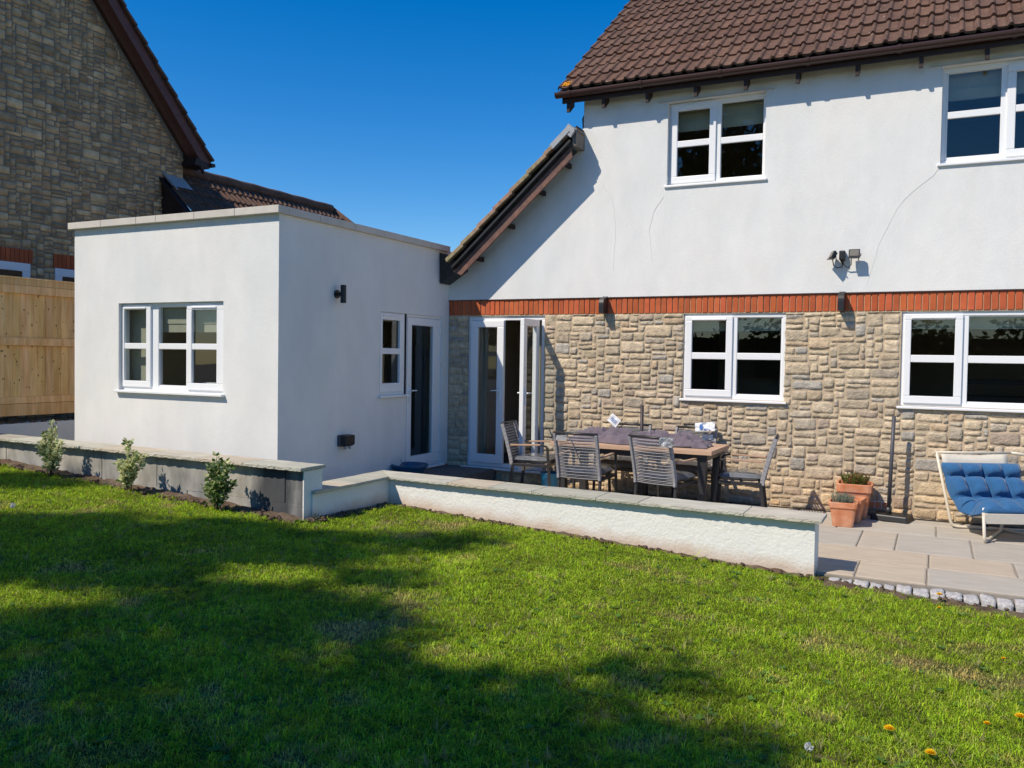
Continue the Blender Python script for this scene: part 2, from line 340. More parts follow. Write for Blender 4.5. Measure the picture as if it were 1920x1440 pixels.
def tile_roof(mb, O, U, V, width, courses, gauge, mb_edge=None, roll=.15, seed=2, tw=.30, lip=.026, du=.0125, start=0, tintf=None):
    O = Vector(O); U = Vector(U).normalized(); V = Vector(V).normalized(); N = U.cross(V).normalized()
    if N.z < 0: N = -N
    rnd = random.Random(seed); n = int(width/du)
    ul = [i*du for i in range(n+1)]
    def prof(u, ph):
        t = ((u+ph) % roll)/roll
        return .028*math.sin(math.pi*min(1, t/.42))**.8 if t < .42 else -.004*math.sin(math.pi*(t-.42)/.58)
    for c in range(courses):
        ph = 0; ntile = int(width/tw)+2
        dz = [rnd.uniform(-.004, .005) for _ in range(ntile)]; dv = [rnd.uniform(-.006, .006) for _ in range(ntile)]
        tn = []
        for k in range(ntile):
            g = rnd.uniform(.87, 1.13); w_ = rnd.uniform(-.04, .04)
            tn.append((g*(1+w_), g, g*(1-w_)))
        off = (c % 2)*tw/2
        rows = [(-.0, -.004), (.0, lip), (.012, lip+.003), (gauge*.5, lip*.6), (gauge+.03, -.002)]
        base = len(mb.v)
        for (dvv, dn) in rows:
            for u in ul:
                k = int((u+off)/tw); edge = ((u+off) % tw) < .014
                h = prof(u, ph)*(1 if dn > 0 else .9)+dn+dz[k]-(.008 if edge else 0)
                p = O+U*u+V*(c*gauge+dvv+dv[k]*(1 if dvv < .1 else 0))+N*h
                mb.v.append(tuple(p)); mb.t.append(tn[k])
        w_ = n+1
        for r in range(len(rows)-1):
            for i in range(n):
                mb.f.append((base+r*w_+i, base+r*w_+i+1, base+(r+1)*w_+i+1, base+(r+1)*w_+i)); mb.mi.append(0)

# windows: u, v in wall plane, n = face of the frame; pieces = list of (kind,u0,u1,v0,v1, glass rects)
def ring(mb, T, o, i, n0, n1):
    (a, b, c, d), (e, f, g, h) = o, i
    for q in ((a, b, c, g), (a, b, h, d), (a, e, g, h), (f, b, g, h)):
        if q[1]-q[0] > .001 and q[3]-q[2] > .001: mb.box(q[0], q[1], q[2], q[3], n0, n1, T=T)
def window(house, T, hole, casements, fixed, bars, recess, sill=True, label=None, blind=None, sill_out=.05, depth=.07, vents=()):
    a, b, c, d = hole; n1 = -recess; n0 = n1-depth
    fr = MB(); glz = [k[1] for k in casements]+list(fixed)
    # outer frame with mullions: full rectangle ring + verticals between lights
    edges = sorted([(k[0][0], k[0][1]) for k in casements]+[(g[0], g[1]) for g in fixed])
    lo = c+.05; hi = d-.05
    ring(fr, T, hole, (a+.04, b-.04, lo, hi), n0, n1)
    for (p, q), (r, s) in zip(edges, edges[1:]):
        if r-q > .004: fr.box(q-.002, r+.002, lo-.001, hi+.001, n0+.004, n1-.003, T=T)
    for g in fixed:
        ring(fr, T, (g[0]-.02, g[1]+.02, lo-.002, hi+.002), g, n0+.01, n1-.012)
    if True:
        w_ = fr.build('window', M['upvc'], house, bevel=.006)
    if label: w_['label'] = label
    for k in casements:
        s_ = MB(); ring(s_, T, k[0], k[1], n1-.02, n1+.022)
        for v in vents:
            if k[0][0] < v < k[0][1]: s_.box(k[1][0]+.0, k[1][1]-.0, k[0][3]-.048, k[0][3]-.026, n1+.021, n1+.034, T=T)
        s_.build('sash', M['upvc'], w_, bevel=.007)
    gb = MB()
    for e, f, g, h in glz:
        isc = any(k[1] == (e, f, g, h) for k in casements); ng = n1-(.006 if isc else .030)
        gb.add([T((e-.005, g-.005, ng-.004)), T((f+.005, g-.005, ng-.004)), T((f+.005, h+.005, ng-.004)), T((e-.005, h+.005, ng-.004))], [(0, 1, 2, 3)])
    gb.build('glass_pane', M['glass'], w_, recalc=False)
    if bars:
        bb = MB()
        for e, f, g, h in glz:
            isc = any(k[1] == (e, f, g, h) for k in casements); ng = n1-(0 if isc else .024)
            for (v0, v1) in bars: bb.box(e-.002, f+.002, v0, v1, ng-.016, ng+.016, T=T)
        bb.build('glazing_bar', M['upvc'], w_, bevel=.006)
    if sill:
        sb = MB(); sb.box(a-.03, b+.03, c-.03, c-.002, n1-.02, sill_out, T=T); sb.build('sill', M['upvc'], w_, bevel=.006)
    if blind:
        bl = MB()
        z0 = blind[0]
        nn = n0-.06
        k = 0; v = d+.05
        while v > z0:
            v2 = max(z0, v-.13); o_ = .012*(k % 2)
            bl.box(a-.05, b+.05, v2, v, nn-.012-o_, nn-o_, T=T); v = v2; k += 1
        bl.box(a-.05, b+.05, z0-.012, z0, nn-.016, nn+.004, T=T)
        bl.build('blind', M['blind'], w_)
    return w_

# ================================================================== GROUND
def grid_ground(name, x0, x1, y0, y1, step, matl, zf, label=None):
    xs = np.arange(x0, x1+.001, step); ys = np.arange(y0, y1+.001, step); mb = MB()
    for y in ys:
        for x in xs: mb.v.append((float(x), float(y), zf(float(x), float(y)))); mb.t.append((1, 1, 1))
    n = len(xs)
    for j in range(len(ys)-1):
        for i in range(n-1): mb.f.append((j*n+i, j*n+i+1, (j+1)*n+i+1, (j+1)*n+i)); mb.mi.append(0)
    o = mb.build(name, matl, smooth=True, recalc=False); o['kind'] = 'structure'; return o
far = MB(); far.box(-150, 150, -150, 150, -.9, -.6); o = far.build('ground', M['gravel']); o['kind'] = 'structure'
def lawn_front(x):                    # where the lawn meets walls and patio
    if x < -5.2: return -4.44-.042*(x+5.2)*-1 if False else -4.46+(-.042)*(x+5.2)*-1*-1
    if x < -.79: return -3.10-.05*(x+5.17)
    return -3.34
def lz_bump(x, y): return lawn_z(x, y)+.014*noise.noise(Vector((x*.9, y*.9, 3)))
grid_ground('lawn', -16, 12, -30, -2.6, .2, M['lawn'], lambda x, y: lz_bump(x, y) if y < -3.0 or x < -5.2 else lz_bump(x, y)-(.0 if x < -5.2 else .25))

# soil border beside the walls
sb = MB()
def soil_strip(p, q, w_, seed):
    rnd = random.Random(seed); p = Vector(p); q = Vector(q); L = (q-p).length; d = (q-p)/L; nrm = Vector((d.y, -d.x, 0)); N = int(L/.05); base = len(sb.v)
    for i in range(N+1):
        ww = w_*(.75+.5*noise.noise(Vector((i*.09, seed, 0)))+.25)
        for k in range(6):
            t = k/5; P = p+d*(L*i/N)+nrm*(ww*t)
            h = (.03*(1-t) if seed == 1 else .008*(1-t))+.018*noise.noise(Vector((P.x*6, P.y*6, 1)))*(1 if k < 5 else 0)+.018*noise.noise(Vector((P.x*22, P.y*22, 4)))-(.035 if k == 5 else 0)
            sb.v.append((P.x, P.y, lawn_z(P.x, P.y)+h+.008)); sb.t.append((1, 1, 1))
    for i in range(N):
        for k in range(5): sb.f.append((base+i*6+k, base+(i+1)*6+k, base+(i+1)*6+k+1, base+i*6+k+1)); sb.mi.append(0)
soil_strip((-12.5, -4.15, 0), (-5.2, -4.45, 0), .14, 1)
soil_strip((-5.17, -4.45, 0), (-5.17, -3.1, 0), .09, 2)
soil_strip((-5.17, -3.1, 0), (-.75, -3.31, 0), .05, 3)
soil_strip((-.75, -3.37, 0), (4, -3.40, 0), .16, 4)
rnd = random.Random(5)
for i in range(320):                  # clods
    if i < 120: x = rnd.uniform(-10.2, -5.3); y = -4.47-.042*(-(x+5.2))*-1-rnd.uniform(.02, .24)
    elif i < 200: x = -5.15+rnd.uniform(0, .13); y = rnd.uniform(-4.5, -3.1)
    else: x = rnd.uniform(-5.1, 1.6); y = lawn_front(x)-rnd.uniform(.01, .12)
    r = rnd.uniform(.008, .03)
    vs = []
    for a in range(6):
        for b_ in range(4):
            th = a*math.pi/3; ph = (b_+.5)*math.pi/4; rr = r*rnd.uniform(.6, 1.2)
            vs.append((x+rr*math.cos(th)*math.sin(ph), y+rr*math.sin(th)*math.sin(ph), lawn_z(x, y)+.02+rr*math.cos(ph)*.7))
    sb.add(vs, [(a*4+b_, ((a+1) % 6)*4+b_, ((a+1) % 6)*4+b_+1, a*4+b_+1) for a in range(6) for b_ in range(3)])
o = sb.build('soil', M['soil'], smooth=True, recalc=False); o['kind'] = 'structure'

# patio slabs
pb = MB(); pb.box(-6.3, 6, -3.16, 0.0, -.12, -.012, m=1)
rows = [(-.005, -.40, [-4.9, -4.1, -3.5, -2.7, -2.2, -1.4, -.93, -.27, .54, 1.1, 2, 2.8, 3.6]),
        (-.41, -1.02, [-5.3, -4.4, -3.7, -3.1, -2.2, -1.5, -.9, .05, .9, 1.5, 2.4, 3.4]),
        (-1.03, -1.94, [-5.5, -4.7, -3.9, -3.0, -2.4, -1.55, -.63, -.30, .35, 1.25, 1.9, 2.8]),
        (-1.95, -2.53, [-5.0, -4.2, -3.5, -2.6, -1.9, -.98, -.01, .65, 1.5, 2.4, 3.3]),
        (-2.54, -3.15, [-5.3, -4.5, -3.7, -2.9, -2.1, -1.3, -.55, -.02, 1.1, 1.9, 2.6])]
rnd = random.Random(11)
for (ya, yb, js) in rows:
    xs = [-6.3]+js+[6]
    for a, b_ in zip(xs, xs[1:]):
        jt = .007; c = rnd.choice([(1, 1, 1), (.97, .97, .96), (1.03, 1.01, .97), (.99, .99, .97), (1.04, 1.0, .94)]); g = rnd.uniform(.95, 1.05)
        if yb < -2.5 and a < -.5 and b_ > -1.0: c = (1.06, .98, .88)
        if ya < -1.9 and yb > -2.6 and -1.2 < a < 0: c = (1.07, .98, .88)
        z0 = rnd.uniform(-.002, .002); n_ = max(3, int((b_-a)/.08)); vs = []
        # wavy-edged slab top + skirts
        top = []
        for k in range(n_+1): x = a+jt+(b_-a-2*jt)*k/n_; top.append((x, ya-jt+.004*noise.noise(Vector((x*7, ya, 0)))))
        for k in range(4): y = ya-jt+(yb-ya+2*jt)*(k+.5)/4; top.append((b_-jt+.004*noise.noise(Vector((b_, y*7, 0))), y))
        for k in range(n_, -1, -1): x = a+jt+(b_-a-2*jt)*k/n_; top.append((x, yb+jt+.004*noise.noise(Vector((x*7, yb, 3)))))
        for k in range(3, -1, -1): y = ya-jt+(yb-ya+2*jt)*(k+.5)/4; top.append((a+jt+.004*noise.noise(Vector((a, y*7, 5))), y))
        N = len(top); cx = (a+b_)/2; cy = (ya+yb)/2
        outer = [(x, y, z0-.003) for x, y in top]; inner = [(cx+(x-cx)*(1-.012/(b_-a)*2), cy+(y-cy)*(1-.02/(ya-yb)), z0+.002) for x, y in top]; low = [(x, y, -.03) for x, y in top]
        pb.add(outer+inner+low, [tuple(range(N, 2*N))]+[(i, (i+1) % N, N+(i+1) % N, N+i) for i in range(N)]+[(2*N+i, 2*N+(i+1) % N, (i+1) % N, i) for i in range(N)], 0, tuple(q*g for q in c))
o = pb.build('patio', [M['paving'], M['joint']]); o['kind'] = 'structure'
pth = MB(); pth.box(-11.5, -5.5, -4.2, 3, -.1, .18); o = pth.build('path', M['gravel']); o['kind'] = 'structure'

# granite sett edging
st = MB(); rnd = random.Random(4); x = -.74
while x < 4:
    L = rnd.uniform(.085, .12)
    if abs(x-.72) < 0: pass
    nx, ny, nz = 6, 5, 4; y0, y1 = -3.34+rnd.uniform(-.012, .012), -3.165; z0, z1 = -.12, -.024+rnd.uniform(-.012, .008)
    bm = bmesh.new(); bmesh.ops.create_cube(bm, size=1); bmesh.ops.subdivide_edges(bm, edges=bm.edges[:], cuts=4, use_grid_fill=True)
    for v in bm.verts:
        p = v.co; q = Vector(p); e = sum(1 for c_ in p if abs(abs(c_)-.5) < .01)
        if e >= 2: q *= .97
        q = Vector((x+L/2+q.x*(L-.01), (y0+y1)/2+q.y*(y1-y0), (z0+z1)/2+q.z*(z1-z0)))
        q += noise.noise_vector(q*22)*.012; v.co = q
    st.add([v.co[:] for v in bm.verts], [[v.index for v in f.verts] for f in bm.faces]); bm.free(); x += L+.004
mono(shrink_origin(st.build('sett_edging', M['granite'], smooth=True)), 'row of rough grey granite setts edging the patio beside the lawn', 'edging')

# drain channel along the house wall
dr = MB(); dr.box(-4.6, 4, -.115, -.045, -.02, .004)
for k in range(430): xx = -4.6+k*.02; dr.box(xx, xx+.010, -.105, -.055, .004, .010)
mono(shrink_origin(dr.build('drain_channel', M['black'])), 'thin black slotted drain channel along the foot of the stone house wall', 'drain')

# ================================================================== MAIN HOUSE
house = thing('house', 'large white rendered house with stone ground floor, red brick band and brown tiled roof', 'house', (0, 0, 0))
FM = frontmap(0.)
XR = 3.2
GH = [(-5.99, -4.79, .19, 2.325), (-2.865, -1.62, 1.265, 2.33), (-.36, 1.48, 1.265, 2.33)]
UH = [(-3.118, -1.91, 3.955, 5.0), (-.02, 1.22, 3.955, 5.02)]
pal = ([(.56, .46, .325), (.52, .43, .315), (.48, .41, .32), (.59, .48, .345), (.42, .385, .335), (.53, .425, .30), (.55, .42, .285), (.49, .39, .305)], [26, 22, 16, 14, 10, 10, 5, 5])
pal = ([(a*1.03, b*1.03, c*1.02) for a, b, c in pal[0]], pal[1])
def mortar_and_stone():
    mo = MB(); holed_sheet(mo, FM, -6.31, XR, -.1, 2.34, GH, .005)
    for h in GH: reveal(mo, FM, h, .005, -.12)
    mo.build('wall_mortar', M['mortar'], house, recalc=False)
    st_ = MB()
    def blk(u, v): return any(a-.0 < u < b and c-.03 < v < d for a, b, c, d in GH)
    rubble(st_, FM, XR+6.31, 2.34, -6.31, 0.0, blk, pal, seed=5, depth=.0155, res=.024, cell=.030, joint=.0055, edge_in=.007)
    # orange-brown bottom courses (colour of the stone itself)
    for i, p in enumerate(st_.v):
        if p[2] < .55:
            t = st_.t[i]; k = (.55-p[2])/.55*.5; st_.t[i] = (t[0]*(1+.25*k), t[1]*(1+.03*k), t[2]*(1-.25*k))
    st_.build('stone_wall', M['stone'], house, smooth=True, recalc=False)
mortar_and_stone()
# soldier course
bk = MB(); bm_ = MB(); rnd = random.Random(3); x = -6.31
bm_.box(-6.31, XR, .0, .03, 2.333, 2.562); bm_.build('band_mortar', M['brick_mortar'], house)
while x < XR:
    g = rnd.uniform(.82, 1.14); d_ = rnd.uniform(-.003, .003)
    bk.box(x+.006, x+.068, -.012+d_, .01, 2.342, 2.549, tint=(g, g*rnd.uniform(.92, 1.08), g*rnd.uniform(.9, 1.1))); x += .075
bk.build('brick_band', M['brick'], house, bevel=.003)
# render with window openings and the slope under the verge
rw = MB(); YN = .022
holed_sheet(rw, FM, -4.262, XR, 2.558, 5.22, UH, YN)
for h in UH: reveal(rw, FM, h, YN, -.12)
rw.add([FM(p) for p in ((-6.31, 2.558, YN), (-4.262, 2.558, YN), (-4.262, 4.80, YN), (-6.31, 2.98, YN))], [(0, 1, 2, 3)])
rw.add([FM(p) for p in ((-6.31, 2.558, YN), (XR, 2.558, YN), (XR, 2.552, -.02), (-6.31, 2.552, -.02))], [(0, 1, 2, 3)])
rw.add([(-4.262, -YN, 3.0), (-4.262, 7, 3.0), (-4.262, 7, 5.4), (-4.262, 3.4, 8.2), (-4.262, -YN, 5.3)], [(0, 1, 2, 3, 4)])
rw.build('render_wall', M['render'], house, recalc=False)
bd = MB(); bd.box(-6.31, XR, -.026, -.004, 2.545, 2.5575); bd.build('drip_bead', M['gutter'], house)  # dark brown bead, its colour also painting the shadow line under the render
# cracks in the render
for pts in ([(-3.156, 3.812), (-3.22, 3.72), (-3.283, 3.63), (-3.31, 3.52), (-3.328, 3.409), (-3.31, 3.25), (-3.305, 3.089), (-3.27, 2.98), (-3.251, 2.895)],
            [(-.03, 3.92), (-.10, 3.83), (-.2, 3.741), (-.3, 3.66), (-.373, 3.586), (-.44, 3.5), (-.497, 3.397), (-.56, 3.24), (-.62, 3.092), (-.66, 2.95), (-.691, 2.81), (-.74, 2.64)],
            [(-3.989, 4.068), (-3.92, 3.96), (-3.863, 3.862), (-3.83, 3.74), (-3.814, 3.631), (-3.79, 3.48), (-3.79, 3.337), (-3.80, 3.1), (-3.81, 2.913)]):
    cb = MB(); P = []
    for i, (a, b_) in enumerate(pts): P.append((a+rnd.uniform(-.012, .012), -YN-.001, b_))
    cb.tube(P, [.0034*(1-.6*i/len(P)) for i in range(len(P))], 4); cb.build('render_crack', M['crack'], house)
# lintel drips over upper windows
for a, b_, c, d in UH:
    lb = MB(); lb.box(a-.13, b_+.1, -YN-.012, -YN+.001, d, d+.014); lb.build('lintel_bead', M['coping_trim'], house)
# side, back, interior shells
sh = MB()
sh.add([(XR, .02, -.1), (XR, 7, -.1), (XR, 7, 5.4), (XR, 3.4, 8.2), (XR, .02, 5.3)], [(0, 1, 2, 3, 4)])
sh.add([(-6.31, 7, -.1), (XR, 7, -.1), (XR, 7, 5.4), (-4.26, 7, 5.4), (-4.26, 7, 4.75), (-6.31, 7, 2.95)], [(0, 1, 2, 3, 4, 5)])
sh.add([(-6.30, .15, -.1), (-6.30, 7, -.1), (-6.30, 7, 2.95), (-6.30, .15, 2.95)], [(0, 1, 2, 3)])
sh.build('outer_wall', M['render'], house, recalc=False)
rm = MB()
def room(x0, x1, z0, z1, y1=4.2):
    for q in ([(x0, .13, z0), (x0, y1, z0), (x0, y1, z1), (x0, .13, z1)], [(x1, .13, z0), (x1, y1, z0), (x1, y1, z1), (x1, .13, z1)],
              [(x0, y1, z0), (x1, y1, z0), (x1, y1, z1), (x0, y1, z1)], [(x0, .13, z1), (x1, .13, z1), (x1, y1, z1), (x0, y1, z1)]): rm.add(q, [(0, 1, 2, 3)])
    rm.add([(x0, .13, z0), (x1, .13, z0), (x1, y1, z0), (x0, y1, z0)], [(0, 1, 2, 3)], 1)
room(-6.28, -4.3, .17, 2.5); room(-4.25, XR-.05, .17, 2.5, 3.7); room(-4.22, -1.0, 2.8, 5.3, 3.5); room(-.95, XR-.05, 2.8, 5.3, 3.5)
# inner face of the front wall around the openings
holed_sheet(rm, FM, -6.28, XR-.05, .17, 2.5, GH, -.13); holed_sheet(rm, FM, -4.22, XR-.05, 2.8, 5.3, UH, -.13)
rm.build('room', [M['room'], M['roomfloor']], house, recalc=False)
fu = MB()
fu.box(-4.2, 3, 3.1, 3.65, .17, 1.05); fu.box(-2.6, -1.3, 3.3, 3.65, 1.5, 2.2); fu.box(-3.9, -3.2, 2.9, 3.4, .17, 2.3)
fu.box(-5.9, -5.0, 2.2, 2.9, .17, 1.0); fu.box(-2.0, -.9, 1.8, 2.6, .17, .95); fu.box(.35, 1.6, 1.5, 2.1, .17, 1.35); fu.box(.3, 1.7, 1.45, 2.1, 1.5, 1.56)
fu.build('furniture', M['roomdark'], house)
cu = MB()
for (cx, cy, wd) in ((-4.95, .30, .20), (-5.88, .28, .12)):
    pts = [(cx-wd/2+wd*i/24, cy+.025*math.sin(i*1.5)) for i in range(25)]
    cu.add([(x, y, .2) for x, y in pts]+[(x, y, 2.36) for x, y in pts], [(i, i+1, 26+i, 25+i) for i in range(24)])
cu.build('curtain', M['blind'], house, smooth=True, recalc=False)

# windows of the house
window(house, FM, GH[1], [((-2.84, -2.252, 1.30, 2.295), (-2.757, -2.332, 1.382, 2.242))], [(-2.20, -1.678, 1.338, 2.272)], [(1.762, 1.844)], .015, label='two-light kitchen window beside the patio table', blind=(2.13,), vents=(-2.5,))
window(house, FM, GH[2], [((-.327, .256, 1.30, 2.297), (-.26, .178, 1.382, 2.238)), ((.93, 1.45, 1.30, 2.297), (1.0, 1.38, 1.382, 2.238))], [(.31, .87, 1.334, 2.268)], [(1.76, 1.842)], .015, label='wide three-light ground floor window above the lounge chair', blind=(2.15,), vents=(0, 1.2))
window(house, FM, UH[0], [((-3.09, -2.522, 3.985, 4.973), (-3.01, -2.603, 4.068, 4.892))], [(-2.466, -1.957, 4.017, 4.937)], [(4.439, 4.517)], .06, label='smaller two-light upstairs window under the eaves', blind=(4.68,), vents=(-2.8,))
window(house, FM, UH[1], [((.606, 1.19, 3.985, 4.973), (.69, 1.11, 4.068, 4.892))], [(.04, .552, 4.037, 4.957)], [(4.462, 4.538)], .06, label='upstairs window cut by the right edge of the picture', blind=(4.70,), vents=())

# french doors
T = FM; fd = MB(); h = GH[0]
ring(fd, T, h, (-5.935, -4.845, .25, 2.265), -.10, -.018)
fdo = fd.build('french_door_frame', M['upvc'], house, bevel=.006)
s_ = MB(); s_.box(-6.05, -4.73, -.075, .05, .165, .19); s_.build('sill', M['upvc'], fdo, bevel=.005)
def leaf_door(name, T, a, b_, c, d, gl, parent, thick=.06, handle_u=None, hn=None, hdir=1):
    lf = MB(); ring(lf, T, (a, b_, c, d), gl, -thick, 0)
    o = lf.build(name, M['upvc'], parent, bevel=.007)
    g = MB(); g.add([T((gl[0]-.004, gl[2]-.004, -.02)), T((gl[1]+.004, gl[2]-.004, -.02)), T((gl[1]+.004, gl[3]+.004, -.02)), T((gl[0]-.004, gl[3]+.004, -.02))], [(0, 1, 2, 3)])
    g.build('glass_pane', M['glass'], o, recalc=False)
    if handle_u is not None:
        for sgn in ((1, -1)):
            n_ = 0 if sgn > 0 else -thick
            hb = MB(); hb.box(handle_u-.012, handle_u+.012, 1.12, 1.34, n_, n_+sgn*.012, T=T)
            hb.tube([T((handle_u, 1.28, n_)), T((handle_u, 1.28, n_+sgn*.045)), T((handle_u-hdir*.11, 1.28, n_+sgn*.05))], .009, 8)
            hb.build('handle', M['chrome'] if False else M['upvc'], o, smooth=False)
    return o
leaf_door('door_leaf', frontmap(-.03), -5.93, -5.405, .255, 2.262, (-5.822, -5.512, .376, 2.168), house, handle_u=-5.455)
# opened leaf: hinged at x=-4.85, swung out towards the viewer
ang = R(92); hx, hy = -4.853, -.03
def TL(p):                                     # u measured from hinge outwards
    return (hx+p[0]*(-math.cos(ang))*1+p[2]*math.sin(ang)*-1*-1, hy-p[0]*math.sin(ang)-p[2]*math.cos(ang)*-1, p[1])
def TLm(p): return TL((p[0], p[1], p[2]))
leaf_door('door_leaf', TLm, .0, .525, .255, 2.262, (.108, .418, .376, 2.168), house, handle_u=.475)

# eaves: gutter, fascia, rafter tails, clips
gt = MB(); prof = []
for i in range(9): a = math.pi*i/8; prof.append((-.262-.056*math.cos(a)*1, 5.205-.05*math.sin(a)))
prof = [(-.318, 5.222)]+prof[0:]+[(-.206, 5.222)]
inner = [(y*.0+(-.262+(y+.262)*.88), z+.006 if z < 5.215 else z) for y, z in prof][::-1]
P = prof+inner
gt.add([(-4.56, y, z) for y, z in P]+[(XR, y, z) for y, z in P], [(i, (i+1) % len(P), len(P)+(i+1) % len(P), len(P)+i) for i in range(len(P))]+[tuple(range(len(P)))])
gut = gt.build('gutter', M['gutter'], house)
ec = MB(); ec.prism([(y, z) for y, z in prof], lambda p: (p[2], p[0], p[1]), -4.566, -4.556); ec.build('end_cap', M['gutter'], gut)
for cx in (-4.36, -3.40, -2.41, -1.41, -.45, .64):
    cb = MB(); outp = [(-.262-.064*math.cos(math.pi*i/8), 5.203-.056*math.sin(math.pi*i/8)) for i in range(9)]; outp = [(-.327, 5.226)]+outp
    cb.prism(outp+[(-.262+(y+.262)*.9, z+.004) for y, z in outp[::-1]], lambda p: (p[2], p[0], p[1]), cx-.02, cx+.02)
    cb.build('gutter_clip', M['gutter'], gut)
fa = MB(); fa.box(-4.5, XR, -.205, -.18, 5.10, 5.235); fa.box(-4.5, XR, -.18, .02, 5.20, 5.215); fa.build('fascia_board', M['darkwood'], house)
for k, bx in enumerate((-4.42, -3.93, -3.345, -2.73, -2.125, -1.53, -.885, -.235, .40, 1.02, 1.63, 2.25, 2.85)):
    rt = MB(); poly = [(-.18, 5.10), (-.18, 5.035), (-.02, 5.10) if False else (-.10, 5.06), (-.02, 5.14), (-.02, 5.2), (-.18, 5.2)]
    poly = [(-.195, 5.21), (-.195, 4.985), (-.165, 4.985), (-.02, 5.10), (-.02, 5.21)]
    rt.prism(poly, lambda p: (p[2], p[0], p[1]), bx-.02, bx+.02); rt.build('rafter_tail', M['darkwood'], house)
pitch = R(38.3)
tr = MB(); tile_roof(tr, (-4.53, -.285, 5.258), (1, 0, 0), (0, math.cos(pitch), math.sin(pitch)), XR+4.65, 13, .3525, seed=8)
tro = tr.build('roof', M['tile'], house, smooth=False, recalc=False)
ry, rz_ = -.285+13*.3525*math.cos(pitch), 5.258+13*.3525*math.sin(pitch)
rb = MB(); rb.add([(-4.50, ry, rz_), (XR, ry, rz_), (XR, 7.6, 5.1), (-4.50, 7.6, 5.1)], [(0, 1, 2, 3)])
rb.add([(-4.50, -.2, 5.245), (XR, -.2, 5.245), (XR, ry, rz_-.03), (-4.50, ry, rz_-.03)], [(0, 1, 2, 3)]); rb.build('roof_underlay', M['darkwood'], tro, recalc=False)
vb = MB()
U_ = Vector((0, math.cos(pitch), math.sin(pitch))); q0 = Vector((-4.50, -.24, 5.22)); vb.beam(q0, q0+U_*4.6, .03, .10, up=(1, 0, 0)); vb.beam(q0+Vector((.03, 0, -.05)), q0+U_*4.6+Vector((.03, 0, -.05)), .02, .12, up=(1, 0, 0))
vb.build('verge_board', M['darkwood'], house)
lc = MB()
for _ in range(46):
    p = (-4.47+rnd.uniform(-.03, .10), -.27+rnd.uniform(0, .1), 0); z = 5.30+(p[1]+.27)*.79; lc.lathe([(.001, .012), (.012, .008), (.018, -.004)], (p[0], p[1], z+rnd.uniform(-.005, .012)), 6)
M['lichen'] = mat('orange_lichen', (.70, .30, .03), .95, .1, .3, 60); lc.build('lichen_patch', M['lichen'], tro)

# wing roof seen from its verge
wp = R(42.0); VY = -.31
Vw = Vector((math.cos(wp), 0, math.sin(wp))); Ow = Vector((-6.16, VY-.03, 3.10))
tw_ = MB(); tile_roof(tw_, (-6.16, VY-.02, 3.06), (0, 1, 0), Vw, 3.6, 7, .3325, seed=12, du=.0125)
wro = tw_.build('wing_roof', M['tile'], house, recalc=False)
wr2 = MB(); wr2.add([(-6.2, VY+.03, 3.02), (-6.2, 7, 3.02), (-4.26, 7, 4.77), (-4.26, VY+.03, 4.77)], [(0, 1, 2, 3)]); wr2.build('roof_underlay', M['darkwood'], wro, recalc=False)
Nw = Vector((-math.sin(wp), 0, math.cos(wp)))
L_ = 2.36
ed = MB()                                           # stepped tile edge / verge mortar
for k in range(7):
    a = Vector((-6.15, VY-.035, 3.075))+Vw*(k*.3325); b_ = a+Vw*.345
    ed.beam(a+Nw*.006, b_+Nw*-.014, .055, .085, up=(0, 1, 0), m=0)
ed.build('verge_mortar', M['tile_old'], wro, bevel=.006)
sf = MB(); a = Vector((-6.06, VY+.01, 2.985)); sf.beam(a, a+Vw*(2.36), .03, .16, up=(0, 1, 0)); a2 = a+Vector((0, .16, -.02)); sf.beam(a2, a2+Vw*2.3, .30, .02, up=Nw); sf.build('verge_soffit', M['black'], house)  # soffit boards coloured black to stand for the shaded gap under the verge
bg_ = MB(); a = Vector((-6.035, VY-.012, 2.955)); N2 = Nw
poly = []
bv = lambda s, t: a+Vw*s-Nw*t
pts = [bv(0, 0), bv(2.33, 0), bv(2.40, .05) if False else bv(2.33, .0), bv(2.30, .135), bv(.03, .135)]
pts = [bv(-.03, -.0), bv(2.30, 0), bv(2.235, .125), bv(.02, .125)]
bg_.add([p for p in pts]+[p+Vector((0, .03, 0)) for p in pts], [(0, 1, 2, 3), (7, 6, 5, 4), (0, 4, 5, 1), (1, 5, 6, 2), (2, 6, 7, 3), (3, 7, 4, 0)])
bg_.build('bargeboard', M['barge'], house, bevel=.004)
# return of the verge to the house corner, peak cap
pk = MB(); pk.box(-4.30, -4.245, VY-.01, -.022, 4.50, 4.70); pk.box(-4.33, -4.24, VY-.01, -.022, 4.695, 4.735); pk.build('bargeboard', mat('weathered_grey_board', (.20, .175, .155), .8, .3, .25, 12), house, bevel=.004)
cp = MB()
fa0 = Vector((-6.15, VY-.035, 3.075)); cp.beam(fa0+Vw*2.13+Nw*.0, fa0+Vw*2.44+Nw*-.002, .072, .098, up=(0, 1, 0))
cp.prism([(-4.40, 4.69), (-4.335, 4.775), (-4.25, 4.70), (-4.25, 4.675), (-4.30, 4.60)], frontmap(VY), .040, .076)
cp.prism([(-4.345, 4.765), (-4.335, 4.780), (-4.245, 4.705), (-4.245, 4.69)], frontmap(VY), -.27, .07)
cp.build('lead_flashing', M['lead'], house)
db = MB(); db.prism([(-6.305, 3.21), (-6.12, 3.12), (-6.0, 3.06), (-5.99, 2.96), (-6.285, 2.775)], frontmap(VY), -.28, -.012); db.build('soffit_box', M['black'], house)
for (x, z) in ((-5.755, 3.10), (-5.275, 3.53), (-4.815, 3.955), (-4.445, 4.29)):
    pe = MB(); pe.box(x-.02, x+.02, VY+.12, -.02, z-.012, z+.05); pe.build('purlin_end', M['darkwood'], house)
